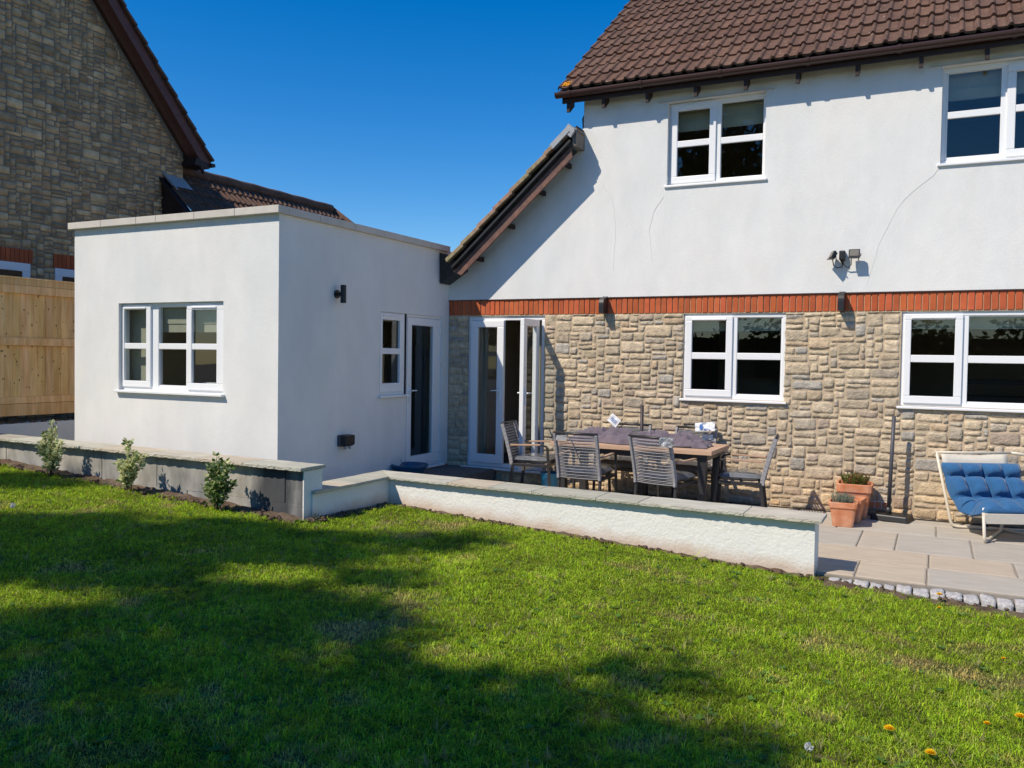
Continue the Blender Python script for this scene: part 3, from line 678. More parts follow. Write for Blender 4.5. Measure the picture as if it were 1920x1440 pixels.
cbl = MB(); cbl.tube([(-4.268, .02, 4.98), (-4.285, .0, 4.93), (-4.275, .0, 4.80), (-4.27, -.03, 4.72)], .013, 6); cbl.build('cable', M['black'], house)
# air brick
ab = MB(); ab.box(-.66, -.44, -.045, -.01, .075, .165, m=0)
for k in range(3): ab.box(-.650+k*.072, -.590+k*.072, -.048, -.044, .085, .155, m=1)
ab.build('air_brick', [M['coping_trim'], M['terracotta']], house)

# awning brackets on the brick band
def bracket(cx, label):
    b = MB(); pf = [(0, .215), (0, 0), (.02, -.01), (.165, -.01)]+[(.165-.06*(1-math.cos(t*math.pi/10)), .10+.09*math.sin(t*math.pi/10)) for t in range(6)]+[(.03, .20), (.02, .215)]
    b.prism([(-y, z) for y, z in pf], lambda p: (p[2], p[0], p[1]), -.034, .034)
    o = b.build('bracket', M['black'], loc=(cx, -.013, 2.352), bevel=.004); return tag(o, label, 'bracket', 'black brackets fixed to the red brick band')
bracket(-3.915, 'small black bracket on the brick band above the open french doors and table end')
bracket(-.995, 'small black bracket on the brick band between the two ground floor windows')

# ================================================================== EXTENSION
ext = thing('house_extension', 'flat roofed white rendered extension with a three-light window and a side door', 'extension', (-8, -1.7, 0))
def ch(o): o.parent = ext; o.location = Vector(o.location)-Vector((-8, -1.7, 0)); return o
EF = frontmap(-3.553); ES = sidemap(-6.311)
eh = (-8.806, -7.106, 1.285, 2.322); sh1 = (-1.70, -1.10, 1.235, 2.305); sh2 = (-1.10, -.2, .225, 2.305)
ew = MB(); holed_sheet(ew, EF, -9.604, -6.311, -.1, 3.26, [eh]); reveal(ew, EF, eh, 0, -.09)
holed_sheet(ew, ES, -3.553, -.0, -.1, 3.26, [sh1, sh2])
for e in (sh1, sh2):
    reveal(ew, ES, e, 0, -.07)
ew.add([(-9.604, -3.553, -.1), (-9.604, 3, -.1), (-9.604, 3, 3.26), (-9.604, -3.553, 3.26)], [(0, 1, 2, 3)])
ew.add([(-9.604, 3, -.1), (-6.311, 3, -.1), (-6.311, 3, 3.26), (-9.604, 3, 3.26)], [(0, 1, 2, 3)])
ew.add([(-6.311, 0, 2.3), (-6.311, 3, 2.3), (-6.311, 3, 3.26), (-6.311, 0, 3.26)], [(0, 1, 2, 3)])
ch(ew.build('render_wall', M['render'], recalc=False))
er = MB(); er.box(-9.6, -6.32, -3.54, 2.99, 3.20, 3.25); ch(er.build('flat_roof', M['black']))
# parapet trim in sections
tb = MB(); xs = [-9.645, -9.05, -8.437, -8.11, -7.497, -6.887, -6.262]
for i, (a, b_) in enumerate(zip(xs, xs[1:])):
    e0 = .0 if i == 0 else .0025; e1 = .0025
    tb.box(a+e0, b_-(e1 if i < 5 else 0), -3.618, -3.45, 3.242, 3.322)
ys = [-3.45, -2.934, -2.285, -1.693, -1.023, -.57, -.07]
for a, b_ in zip(ys, ys[1:]): tb.box(-6.42, -6.262, a+.002, b_-.0025, 3.242, 3.322)
tb.box(-9.645, -9.5, -3.45, 3, 3.242, 3.32); tb.box(-9.5, -6.42, 2.9, 3.04, 3.242, 3.32)
ch(tb.build('parapet_trim', M['coping_trim'], bevel=.004))
ir = MB()
for q in ([(-9.55, -3.45, .2), (-9.55, 2.9, .2), (-9.55, 2.9, 2.6), (-9.55, -3.45, 2.6)], [(-9.55, .6, .2), (-6.4, .6, .2), (-6.4, .6, 2.6), (-9.55, .6, 2.6)], [(-9.55, -3.45, 2.6), (-6.4, -3.45, 2.6), (-6.4, 2.9, 2.6), (-9.55, 2.9, 2.6)]): ir.add(q, [(0, 1, 2, 3)])
ir.add([(-9.55, -3.45, .2), (-6.4, -3.45, .2), (-6.4, 2.9, .2), (-9.55, 2.9, .2)], [(0, 1, 2, 3)], 1)
holed_sheet(ir, EF, -9.55, -6.4, .2, 2.6, [eh], -.10); holed_sheet(ir, ES, -3.45, .6, .2, 2.6, [sh1, sh2], -.08)
ch(ir.build('room', [M['room'], M['roomfloor']], recalc=False))
ef = MB(); ef.box(-8.6, -7.0, -.3, .5, .2, 1.9); ch(ef.build('cupboard', M['roomdark']))
ef = MB(); ef.box(-7.60, -7.30, -3.38, -3.30, 1.31, 1.40); ch(ef.build('ornament', M['upvc']))
eb = MB()
for i in range(3): eb.box(-8.25, -7.12, -3.40-.01*i, -3.38-.01*i, 1.98+.1*i, 2.08+.1*i+.02)
eb.box(-9.0, -8.3, -3.36, -3.34, 1.2, 2.4)
ch(eb.build('blind', M['blind']))
wo = window(None, EF, eh, [((-8.78, -8.30, 1.325, 2.302), (-8.752, -8.376, 1.398, 2.246)), ((-7.708, -7.13, 1.315, 2.297), (-7.632, -7.244, 1.394, 2.231))], [(-8.195, -7.738, 1.357, 2.269)], [(1.778, 1.847)], .055, blind=None, vents=(-8.5, -7.4), sill_out=.055)
ch(wo); wo['label'] = 'three-light window in the sunlit front of the extension'
w2 = window(None, ES, sh1, [((-1.685, -1.15, 1.275, 2.29), (-1.632, -1.242, 1.39, 2.205))], [], [(1.766, 1.842)], .025, blind=None, vents=(-1.4,), sill_out=.05)
ch(w2); w2['label'] = 'narrow side window next to the glazed door'
fr = MB(); ring(fr, ES, sh2, (-1.055, -.245, .26, 2.27), -.07, -.02); dfo = ch(fr.build('door_frame', M['upvc'], bevel=.006))
sl_ = MB(); sl_.box(-.02, .06, -1.12, -.16, .195, .225, T=lambda p: (-6.311+p[0], p[1], p[2])); so_ = sl_.build('sill', M['upvc'], dfo, bevel=.005)
ESd = sidemap(-6.311-.012)
d2 = leaf_door('door', ESd, -1.05, -.25, .265, 2.266, (-.945, -.402, .387, 2.163), dfo, handle_u=-1.0, hdir=-1)
for o_ in [x for x in d2.children if x.name.startswith('handle')]: pass
for hz in (.45, 1.0, 1.7, 2.1):
    hb = MB(); hb.box(-.255, -.225, hz-.045, hz+.045, -.02, .008, T=ES); hb.build('hinge', M['upvc'], dfo, bevel=.003)
plb = MB(); rnd = random.Random(2)
for j in range(3):
    y = -1.12-(j % 2)*.11
    while y < -.02:
        y2 = min(y+.215, -.02); g = rnd.uniform(.7, 1.1)
        if y2-y > .02: plb.box(-6.311, -6.300, max(y, -1.12)+.004, y2-.004, -.01+j*.072, .055+j*.072, tint=(g, g, g))
        y += .225
ch(plb.build('brick_plinth', M['brick']))

# wall light, outlet, floodlight
lt = thing('wall_light', 'small black up and down cylinder lamp on the shaded extension wall', 'wall light', (-6.311, -2.575, 2.455))
b = MB(); b.tube([(0, 0, 0), (.02, 0, 0)], .05, 16); b.tube([(.02, 0, 0), (.06, 0, 0)], .022, 10); b.build('mount', M['black'], lt)
b = MB(); b.tube([(.10, .0, -.105), (.10, .0, .105)], .034, 20); b.build('lamp_body', M['black'], lt, bevel=.003)
ot = thing('outdoor_socket', 'black weatherproof socket box low on the shaded extension wall', 'socket', (-6.311, -2.45, .72))
b = MB(); b.box(0, .05, -.09, .09, -.06, .075); b.build('back_box', mat('dark_grey_plastic', (.06, .065, .075), .5), ot, bevel=.006)
b = MB(); b.prism([(.05, .075), (.05, -.06), (.08, -.065), (.12, -.04), (.12, .07)], lambda p: (p[0], p[2], p[1]), -.07, .10); b.build('cover', M['black'], ot, bevel=.008)
for yy in (-.03, .05):
    b = MB(); b.tube([(.075, yy, -.055), (.08, yy, -.095)], .018, 12); b.build('cable_gland', mat('grey_plug', (.35, .37, .38), .4), ot)
fl = thing('floodlight', 'black twin-head security floodlight with motion sensor on the white upper wall', 'security light', (-.99, -.022, 2.98))
b = MB(); b.box(-.045, .02, -.085, .0, -.055, .055); b.tube([(-.012, -.05, -.05), (-.012, -.05, -.085)], [.026, .015], 12); b.build('sensor', M['black'], fl, bevel=.01)
def head(cx, cy, cz, yaw_, tilt, lens=True):
    Rm = Matrix.Rotation(yaw_, 3, 'Z') @ Matrix.Rotation(tilt, 3, 'X'); T_ = lambda p: tuple(Vector((cx, cy, cz))+Rm @ Vector(p))
    b = MB(); b.box(-.06, .06, -.012, .014, -.048, .048, T=T_); b.box(-.05, .05, .012, .035, -.04, .04, T=T_); b.box(-.062, .062, -.02, -.010, -.062, -.046, T=T_)
    o = b.build('lamp_head', M['black'], fl, bevel=.003); g = MB(); g.box(-.048, .048, -.016, -.0125, -.030, .038, T=T_); g.build('lens', M['lens'], o)
    b = MB(); b.tube([T_((.066, .0, 0)), T_((.07, .03, -.01)), (cx+.03, -.0, cz-.06)], .005, 6); b.build('arm', M['black'], fl)
head(.122, -.12, .01, 0, R(-8)); head(-.115, -.12, .0, R(-68), R(-25))
b = MB()
for tx, s in ((.09, 1), (-.11, -1)): b.tube([(-.012, -.05, -.085), (.01+s*.02, -.04, -.13), (tx*.6, -.04, -.14), (tx*.95, -.06, -.11), (tx, -.11, -.05)], .006, 6)
b.build('cable', M['black'], fl, smooth=True)

# ================================================================== GARDEN WALLS
def coping(mb, pts, z0, z1, joints, tints):
    pass
lw = thing('low_wall', 'low white rendered L-shaped garden wall with grey stone coping between lawn and patio', 'garden wall', (-3, -3.2, 0))
o0 = Vector((-3, -3.2, 0))
def yf(x): return -3.11-.05*(x+5.17)            # coping front edge
def ws(mb, pts, z0, z1, m=0, seg=.04, bulge=.0, skip=()):      # wall prism from plan polygon with wavy faces
    k = len(pts); P = [(x, y, z0) for x, y in pts]+[(x, y, z1) for x, y in pts]
    mb.add(P, [tuple(range(k))[::-1], tuple(range(k, 2*k))]+[(i, (i+1) % k, k+(i+1) % k, k+i) for i in range(k)], m)
b = MB(); ws(b, [(-5.205, -4.30), (-5.205, yf(-5.2)+.0), (-5.205, yf(-5.2)+.06), (-.85, yf(-.83)+.06), (-.85, yf(-.83)+.33), (-5.50, yf(-5.5)+.34), (-5.50, -4.30)], -.3, .425)
o = b.build('rendered_wall', M['rough_render'], lw); o.location = -o0
def slabs(mb, quads, z0, z1, edge_rough=.006):
    rnd = random.Random(len(quads)+int(z1*100))
    for q in quads:
        g = rnd.uniform(.86, 1.14); c = rnd.choice([(1, 1, 1), (.94, .98, 1.0), (1.06, 1.0, .93), (.9, .95, .95)]); P = []
        for i in range(4):
            a = Vector((*q[i], 0)); b_ = Vector((*q[(i+1) % 4], 0)); n_ = max(2, int((b_-a).length/.02))
            for k in range(n_):
                p = a.lerp(b_, k/n_)
                if k: p += Vector((noise.noise(p*24), noise.noise(p*24+Vector((5, 5, 5))), 0))*edge_rough
                P.append(p)
        N = len(P); cx = sum((p for p in P), Vector())/N
        rows = []
        for zz, s in ((z0, .994), (z0+.3*(z1-z0), 1.0), (z0+.75*(z1-z0), .998), (z1, .990)):
            rows += [(cx.x+(p.x-cx.x)*s+noise.noise(Vector((p.x*40, p.y*40, zz*200)))*edge_rough*.8, cx.y+(p.y-cx.y)*s+noise.noise(Vector((p.y*40, p.x*40, zz*200)))*edge_rough*.8, zz+(.003*noise.noise(Vector((p.x*3, p.y*3, 0))) if zz == z1 else 0)) for p in P]
        mb.add(rows, [(r*N+i, r*N+(i+1) % N, (r+1)*N+(i+1) % N, (r+1)*N+i) for r in range(3) for i in range(N)]+[tuple(range(3*N, 4*N)), tuple(range(N))[::-1]], 0, tuple(t*g for t in c))
jx = [-5.17, -4.43, -3.93, -3.45, -2.78, -2.36, -1.42, -.79]
Q = []
for a, b_ in zip(jx, jx[1:]): Q.append([(a+.002, yf(a)), (b_-.002, yf(b_)), (b_-.002, yf(b_)+.385), (a+.002, yf(a)+.385)])
Q[0] = [(-5.168, yf(-5.17)+.003), (jx[1]-.002, yf(jx[1])), (jx[1]-.002, yf(jx[1])+.385), (-5.53, yf(-5.5)+.385)]
Q.append([(-5.17, -3.70), (-5.172, yf(-5.17)), (-5.532, yf(-5.5)+.382), (-5.53, -3.70)])
Q.append([(-5.17, -4.295), (-5.17, -3.705), (-5.53, -3.705), (-5.53, -4.295)])
b = MB(); slabs(b, Q, .428, .456); o = b.build('coping', M['sandstone'], lw); o.location = -o0
rwl = thing('raised_wall', 'higher retaining wall of bare grey blocks with stone coping and a white end face', 'garden wall', (-8, -4.3, 0)); o1 = Vector((-8, -4.3, 0))
def yr(x): return -4.475-.042*(x+5.2)*-1*-1      # front edge of raised coping (rises to the left)
yr = lambda x: -4.475-.042*(x+5.2)
b = MB(); ws(b, [(-14, yr(-14)+.09), (-5.235, yr(-5.235)+.09), (-5.235, yr(-5.235)+.31), (-14, yr(-14)+.31)], -.3, .655)
o = b.build('block_core', M['mortar_grey'], rwl); o.location = -o0*0-o1
bl = MB(); rnd = random.Random(9)
for j, (z0, z1) in enumerate(((-.2, .333), (.335, .652))):
    x = -14+(j % 2)*.44
    while x < -5.24:
        x2 = min(x+.895, -5.238); g = .0
        dy = rnd.uniform(0, .006)
        bl.add([(x+.001, yr(x)+.075+dy, z0), (x2-.002, yr(x2)+.075+dy, z0), (x2-.002, yr(x2)+.10, z0), (x+.002, yr(x)+.10, z0), (x+.002, yr(x)+.075+dy, z1), (x2-.002, yr(x2)+.075+dy, z1), (x2-.002, yr(x2)+.10, z1), (x+.002, yr(x)+.10, z1)],
               [(0, 1, 5, 4), (1, 2, 6, 5), (2, 3, 7, 6), (3, 0, 4, 7), (4, 5, 6, 7)]); x += .90
o = bl.build('block_face', M['block'], rwl, bevel=.004); o.location = -o1
b = MB(); b.add([(-5.236, yr(-5.2)+.072, -.3), (-5.222, yr(-5.2)+.072, -.3), (-5.222, -4.14, -.3), (-5.236, -4.14, -.3), (-5.236, yr(-5.2)+.072, .652), (-5.222, yr(-5.2)+.072, .652), (-5.222, -4.14, .652), (-5.236, -4.14, .652)],
             [(0, 1, 5, 4), (1, 2, 6, 5), (2, 3, 7, 6), (3, 0, 4, 7), (4, 5, 6, 7)]); o = b.build('end_render', M['rough_render'], rwl); o.location = -o1
xs = [-14, -13.2, -12.3, -11.5, -10.7, -9.85, -9.05, -8.2, -7.35, -6.6, -5.95, -5.2]; Q = [[(a+.002, yr(a)), (b_-.002, yr(b_)), (b_-.002, yr(b_)+.36), (a+.002, yr(a)+.36)] for a, b_ in zip(xs, xs[1:])]
b = MB(); slabs(b, Q, .658, .688, .008); o = b.build('coping', M['sandstone'], rwl); o.location = -o1

# ================================================================== FENCE and its kerb
kb = MB(); kb.box(-11.7, -11.4, -9, 3, -.3, .72); o = mono(shrink_origin(kb.build('kerb_wall', M['render'])), 'low smooth rendered retaining wall under the wooden fence', 'wall')
dbm = MB(); rnd = random.Random(12)
for i in range(160):
    y = rnd.uniform(-6, 0); x = -11.43-rnd.uniform(0, .15); r = rnd.uniform(.012, .04); dbm.lathe([(.001, r*.6), (r*.6, r*.4), (r, -.0), (r*.8, -.02)], (x, y, .73), 6)
dbo = dbm.build('soil_ridge', M['soil'], smooth=True); dbo['kind'] = 'structure'
fe = thing('fence', 'new pale pine closeboard fence panel beside the extension', 'fence', (-11.4, -3, .8)); of = Vector((-11.4, -3, .8))
yy0, yy1 = -7.0, .8
rnd = random.Random(21)
b = MB(); y = yy0
while y < yy1:
    g = rnd.uniform(.82, 1.14); b.box(-11.455, -11.438-rnd.uniform(0, .004), y, y+.118, .93, 2.68, tint=(g, g*rnd.uniform(.96, 1.02), g*rnd.uniform(.85, 1.05))); y += .12
rk = random.Random(31)
for _ in range(90):
    y = rk.uniform(-3.6, -2.1); z = rk.uniform(1.0, 2.6); r = rk.uniform(.004, .014)
    b.add([(-11.4365+.001, y+r*.7*math.cos(t*math.pi/4), z+r*1.3*math.sin(t*math.pi/4)) for t in range(8)], [tuple(range(8))], 1)
M['knot'] = mat('dark_knot', (.20, .10, .04), .8)
o = b.build('boards', [M['pine'], M['knot']], fe); o.location = -of
for (z0, z1, x1) in ((2.53, 2.645, -11.398), (1.81, 1.918, -11.398), (1.0, 1.095, -11.40)):
    g = rnd.uniform(.95, 1.12); b = MB(); b.box(-11.437, x1, yy0, yy1, z0, z1, tint=(g, g*.96, g*.95)); o = b.build('rail', M['pine'], fe, bevel=.004); o.location = -of
b = MB(); b.box(-11.43, -11.402, yy0, yy1, 2.648, 2.735, tint=(.9, .88, .8)); b.box(-11.47, -11.395, yy0, yy1, 2.737, 2.76, tint=(1.1, 1.08, 1.02)); o = b.build('cap_board', M['pine'], fe, bevel=.003); o.location = -of
b = MB(); b.box(-11.44, -11.40, yy0, yy1, .83, .995, tint=(.95, .9, .85)); o = b.build('gravel_board', M['pine'], fe, bevel=.004); o.location = -of
b = MB(); b.box(-11.46, -11.45, yy0, yy1, .93, 2.7); o = b.build('back_rail', M['darkwood'], fe); o.location = -of
# ================================================================== NEIGHBOUR
nb = thing('neighbour_house', 'tall grey rubble stone house gable standing beyond the wooden fence', 'house', (-13, -2, 0)); on = Vector((-13, -2, 0))
NS = sidemap(-13.0)
apex_y = -2.3
def rake(u): return 5.50+(1.2-max(u, 2*apex_y-u))*1.11 if True else 0
nwin = [(-2.9, -1.875, 1.9, 3.125), (-1.45, -.45, 1.9, 3.105)]
nl = [(-2.95, -1.855, 3.125, 3.345), (-1.47, -.43, 3.105, 3.335)]
pal2 = ([(.47, .40, .30), (.53, .46, .35), (.41, .35, .27), (.60, .52, .40), (.48, .38, .28), (.34, .30, .24)], [25, 22, 18, 14, 12, 9])
b = MB(); ysn = [-5.8, apex_y, 1.2]
b.add([NS(p) for p in ((-5.8, 0, 0), (1.2, 0, 0), (1.2, 5.55, 0), (apex_y, rake(apex_y)+.05, 0), (-5.8, 5.55, 0))], [(0, 1, 2, 3, 4)])
b.add([(-13, 1.2, 0), (-22, 1.2, 0), (-22, 1.2, 5.5), (-13, 1.2, 5.5)], [(0, 1, 2, 3)]); b.add([(-13, -5.8, 0), (-22, -5.8, 0), (-22, -5.8, 5.5), (-13, -5.8, 5.5)], [(0, 1, 2, 3)])
o = b.build('wall_mortar', M['mortar_grey'], nb, recalc=False); o.location = -on
b = MB()
rubble(b, NS, 7.0, 9.6, -5.8, .5, lambda u, v: v > rake(u)-.04 or any(a < u < c and d < v < e for a, c, d, e in nwin+nl), pal2, cell=.031, depth=.022, res=.07, seed=33, joint=.006, maxw=12)
b.t = [(q[0]*1.18, q[1]*1.0, q[2]*.80) for q in b.t]
o = b.build('stone_wall', M['stone_grey'], nb, smooth=True, recalc=False); o.location = -on
for (a, c, d, e), (p, q, r_0, s_0) in zip(nwin, nl):
    b = MB(); ring(b, NS, (a, c, d, e), (a+.13, c-.13, d+.12, e-.13), .0, .03); wo_ = b.build('window', M['upvc'], nb, bevel=.005); wo_.location = -on
    g = MB(); g.box(a+.12, c-.12, d+.1, e-.12, .004, .012, T=NS); g.build('glass_pane', mat('dark_glass', (.02, .014, .014), .1, .5), wo_)
    b = MB(); y = p; 
    while y < q-.03:
        gg = rnd.uniform(.75, 1.05); b.box(y+.004, y+.070, r_0+.003, s_0, 0, .02, T=NS, tint=(gg, gg, gg)); y += .075
    o = b.build('brick_lintel', M['brick'], nb); o.location = -on
# main gable roof with verge, slightly overhanging
b = MB(); m_ = Vector((0, -1, 1.11)).normalized(); e0 = Vector((0, 1.52, 5.43))
RO = [(-12.62, 1.55, 5.40), (-23, 1.55, 5.40), (-23, apex_y, 5.40+(1.55-apex_y)*1.11), (-12.62, apex_y, 5.40+(1.55-apex_y)*1.11)]
b.add(RO, [(0, 1, 2, 3)]); b.add([(x, 2*apex_y-y, z) for x, y, z in RO], [(0, 1, 2, 3)])
o = b.build('roof', M['tile'], nb, recalc=False); o.location = -on
b = MB(); L0 = (1.55-apex_y)*math.hypot(1, 1.11); nk = int(L0/.33)
for k in range(nk):
    p = Vector((-12.70, 1.56, 5.43))+m_*(k*.33); b.beam(p+Vector((0, .02, .03)), p+m_*.34+Vector((0, .0, .005)), .24, .045, up=(0, 1.11, 1))
o = b.build('verge_tiles', M['tile'], nb); o.location = -on
b = MB(); p = Vector((-12.66, 1.50, 5.345)); b.beam(p, p+m_*L0, .035, .20, up=(0, 1.11, 1)); b.beam(p+Vector((-.17, 0, -.02)), p+m_*L0+Vector((-.17, 0, -.02)), .30, .02, up=(0, 1.11, 1))
o = b.build('bargeboard', M['redbarge'], nb); o.location = -on
b = MB(); b.prism([(1.15, 5.32), (1.52, 5.30), (1.50, 5.40), (1.2, 5.45)], lambda q: (q[2], q[0], q[1]), -13, -12.64); b.prism([(1.30, 5.31), (1.38, 5.31), (1.39, 5.19)], lambda q: (q[2], q[0], q[1]), -12.70, -12.64)
b.box(-23, -12.6, 1.53, 1.63, 5.35, 5.41); o = b.build('eaves', M['darkwood'], nb); o.location = -on
# lower roof behind: ridge along y, slope facing us
ls = Vector((.827, 0, -.793)).normalized()
b = MB(); tile_roof(b, Vector((-12.02, .726, 4.09)), (0, 1, 0), -ls, 5.45, 5, .335, seed=44, du=.02, tw=.3)
o = b.build('lower_roof', M['tile'], nb, recalc=False); lro = o; o.location = -on
b = MB(); top = Vector((-12.02, 0, 4.09))-ls*(5*.335); zz = top.z+.05
b.tube([(top.x, y, zz+.02*math.sin(y*8)*.3) for y in np.arange(.726, 6.05, .2)], .10, 10); b.tube([(top.x, 5.95, zz), (top.x+.5, 6.35, zz-.47), (top.x+1.0, 6.75, zz-.95)], .07, 10)
o = b.build('ridge_tiles', M['tile_old'] if False else M['tile'], lro, smooth=True); 
b = MB(); b.add([(top.x, .75, top.z), (-11.2, .75, 3.3), (-11.2, 9.5, 3.3), (top.x, 9.5, top.z)], [(0, 1, 2, 3)]) if False else None
b = MB(); b.box(-13.6, -12.1, 1.0, 9, 2.0, 3.6); o = b.build('lower_wall', M['mortar_grey'], nb); o.location = -on
b = MB(); p = Vector((-13.0, .70, 4.99)); b.beam(p, p+ls*1.6, .03, .14, up=(0, 1, 0)); b.add([p+Vector((0, .0, .0)), p+ls*1.6, p+ls*1.6+Vector((0, .0, -1.2)), p+Vector((0, .0, -1.2))], [(0, 1, 2, 3)])
o = b.build('verge_board', M['darkwood'], nb, recalc=False); o.location = -on
b = MB(); b.beam(Vector((-12.99, .72, 5.12)), Vector((-12.60, .72, 4.76)), .02, .02, up=(0, 1, 0)); b.add([(-13.0, .70, 5.10), (-12.72, .70, 4.835), (-12.72, 1.2, 4.84), (-13.0, 1.2, 5.10)], [(0, 1, 2, 3)])
o = b.build('lead_flashing', M['lead'], nb, recalc=False); o.location = -on

# ================================================================== PATIO FURNITURE
def make_chair():
    t = thing('garden_chair', '', 'chair')
    W = .25
    def back(z): return -.02 if z < .42 else -.02-.13*((z-.42)/.48)**1.15
    for s in (-1, 1):
        b = MB(); b.beam((s*W, -.05, 0), (s*W, .0, .40), .030, .034, up=(0, 1, 0)); b.build('leg', M['metal'], t, bevel=.003)
        b = MB(); b.beam((s*.265, .50, 0), (s*.265, .47, .44), .028, .032, up=(0, 1, 0)); b.beam((s*.265, .47, .44), (s*.265, .455, .625), .026, .03, up=(0, 1, 0)); b.build('leg', M['metal'], t, bevel=.003)
        b = MB(); b.beam((s*.268, .455, .632), (s*.268, .37, .655), .035, .022, up=(0, 0, 1), m=1); b.beam((s*.268, .37, .655), (s*.262, -.03, .64), .042, .02, up=(0, 0, 1)); b.build('armrest', [M['armwood'], M['metal']], t, bevel=.004)
        # rope-wrapped back post
        b = MB(); zs = [.38+.52*i/10 for i in range(11)]
        for z0, z1 in zip(zs, zs[1:]): b.beam((s*W, back(z0), z0), (s*W, back(z1), z1), .030, .046, up=(0, 1, 0))
        b.build('back_post', M['rope'], t, bevel=.005)
    b = MB(); b.tube([(-W-.012, back(.905), .905), (W+.012, back(.905), .905)], .016, 8); b.build('top_rail', M['metal'], t, smooth=True)
    b = MB()
    for i in range(29):
        z = .395+i*.0172; off = .010*(1 if i % 2 else -1)
        b.tube([(-W, back(z), z), (-W*.5, back(z)+off*.5-.006, z-.003), (0, back(z)+off*.5-.010, z-.004), (W*.5, back(z)+off*.5-.006, z-.003), (W, back(z), z)], .0052, 5, caps=False)
    b.build('rope_back', M['rope'], t, smooth=True)
    b = MB(); ring(b, lambda p: (p[0], p[1], p[2]), (-.27, .27, -.01, .48), (-.235, .235, .03, .445), .375, .41); b.box(-.235, .235, .2, .23, .38, .4); b.build('seat_frame', M['metal'], t, bevel=.003)
    b = MB(); n = 15
    for side in (1, -1):
        for j in range(n):
            for i in range(n):
                u = i/(n-1)*2-1; v = j/(n-1)*2-1; e = (1-abs(u)**6)*(1-abs(v)**6)
                z = .455+side*.050*e**.5 + (.006*noise.noise(Vector((u*4, v*4, side))) if e > .05 else 0)
                b.v.append((u*.245, .225+v*.235, z)); b.t.append((1, 1, 1))
    for s_ in range(2):
        for j in range(n-1):
            for i in range(n-1): a = s_*n*n+j*n+i; b.f.append((a, a+1, a+n+1, a+n)); b.mi.append(0)
    b.build('cushion', M['wrap'], t, smooth=True)
    return t
chair0 = make_chair()
spots = [('rope-back garden chair seen from behind, nearer the open doors, grey strap across its back', -3.575, -1.66, R(0)),
         ('rope-back garden chair seen from behind, right one of the near pair', -2.70, -1.60, R(-15)),
         ('rope-back garden chair at the table end nearest the open french doors', -4.80, -.72, R(-82)),
         ('rope-back garden chair at the right-hand end of the patio table', -1.72, -.80, R(97)),
         ('far garden chair against the stone wall, left of the parasol pole', -3.50, -.22, R(180)),
         ('far garden chair under the kitchen window with white papers on it', -2.66, -.22, R(178))]
copies = [chair0]+[copy_tree(chair0) for _ in spots[1:]]
chairs = []
for (lb_, x, y, rz), c in zip(spots, copies):
    c.location = (x, y, 0); c.rotation_euler = (0, 0, rz); c['label'] = lb_; c['category'] = 'chair'; c['group'] = 'grey rope-back garden chairs around the patio table'; chairs.append(c)

tbl = thing('patio_table', 'long pale wood-topped patio table with dark metal legs between six garden chairs', 'table', (-3.12, -.9, 0))
b = MB()
for k in range(3): b.box(-.96, .96, -.45+k*.301, -.15+k*.301-.002, .705, .752, T=ID)
b.build('tabletop', M['tablewood'], tbl, bevel=.003)
b = MB(); ring(b, ID, (-.90, .90, -.40, .40), (-.86, .86, -.36, .36), .64, .704); b.build('table_frame', M['metal'], tbl, bevel=.003)
for x, y in ((-.84, -.34), (.84, -.34), (-.84, .34), (.84, .34)):
    b = MB(); b.box(x-.045, x+.045, y-.045, y+.045, 0, .703); b.build('leg', M['metal'], tbl, bevel=.004)
# folded parasol
par = thing('folded_parasol', 'folded aubergine-grey parasol canopy heaped over the patio table around a short pole', 'parasol', (-3.10, -.88, .753))
b = MB(); b.tube([(0, -.02, -.45), (.0, -.02, .45)], .021, 14); b.build('pole', mat('brown_grey_pole', (.05, .038, .040), .5, .4), par, smooth=True)
b = MB(); b.lathe([(.25, -.753), (.25, -.708), (.235, -.693), (.06, -.668), (.04, -.668), (.035, -.45)], n=32, sq=5); b.build('base', M['black'], par, bevel=.004)
b = MB(); nx, ny = 150, 60
for j in range(ny):
    for i in range(nx):
        s = i/(nx-1); t = j/(ny-1)
        x = -.86+1.68*s; wv = .26*(1-.35*abs(s-.45)*1.3)+.05*noise.noise(Vector((s*6, 1, 0)))
        yc = -.07+.10*noise.noise(Vector((s*3.1, 4, 0))); y = yc+(t*2-1)*wv
        e = max(0, 1-abs(t*2-1)**2.2)*min(1, s*9, (1-s)*7)
        rdg = 1-abs(noise.noise(Vector((x*3.0+y*4, y*9, 2)))*2)
        r2 = 1-abs(noise.noise(Vector((x*7-y*5, y*16, 7)))*2)
        z = e**.5*(.03+.10*max(0, rdg)**2.6+.055*max(0, r2)**2)+.006
        b.v.append((x+.03*noise.noise(Vector((x*9, y*9, 3))), y+.03*noise.noise(Vector((x*9, y*9, 8))), z)); b.t.append((1, 1, 1))
for j in range(ny-1):
    for i in range(nx-1): a = j*nx+i; b.f.append((a, a+1, a+nx+1, a+nx)); b.mi.append(0)
b.build('canopy', M['cloth'], par, smooth=True)
for (a0, a1) in (((.28, -.30, .016), (.66, -.27, .016)), ((-.5, .18, .03), (.3, .24, .03)), ((.1, .2, .05), (.84, .1, .05))):
    b = MB(); b.tube([a0, a1], .009, 8); b.build('rib', mat('grey_rib', (.16, .15, .17), .4), par, smooth=True)
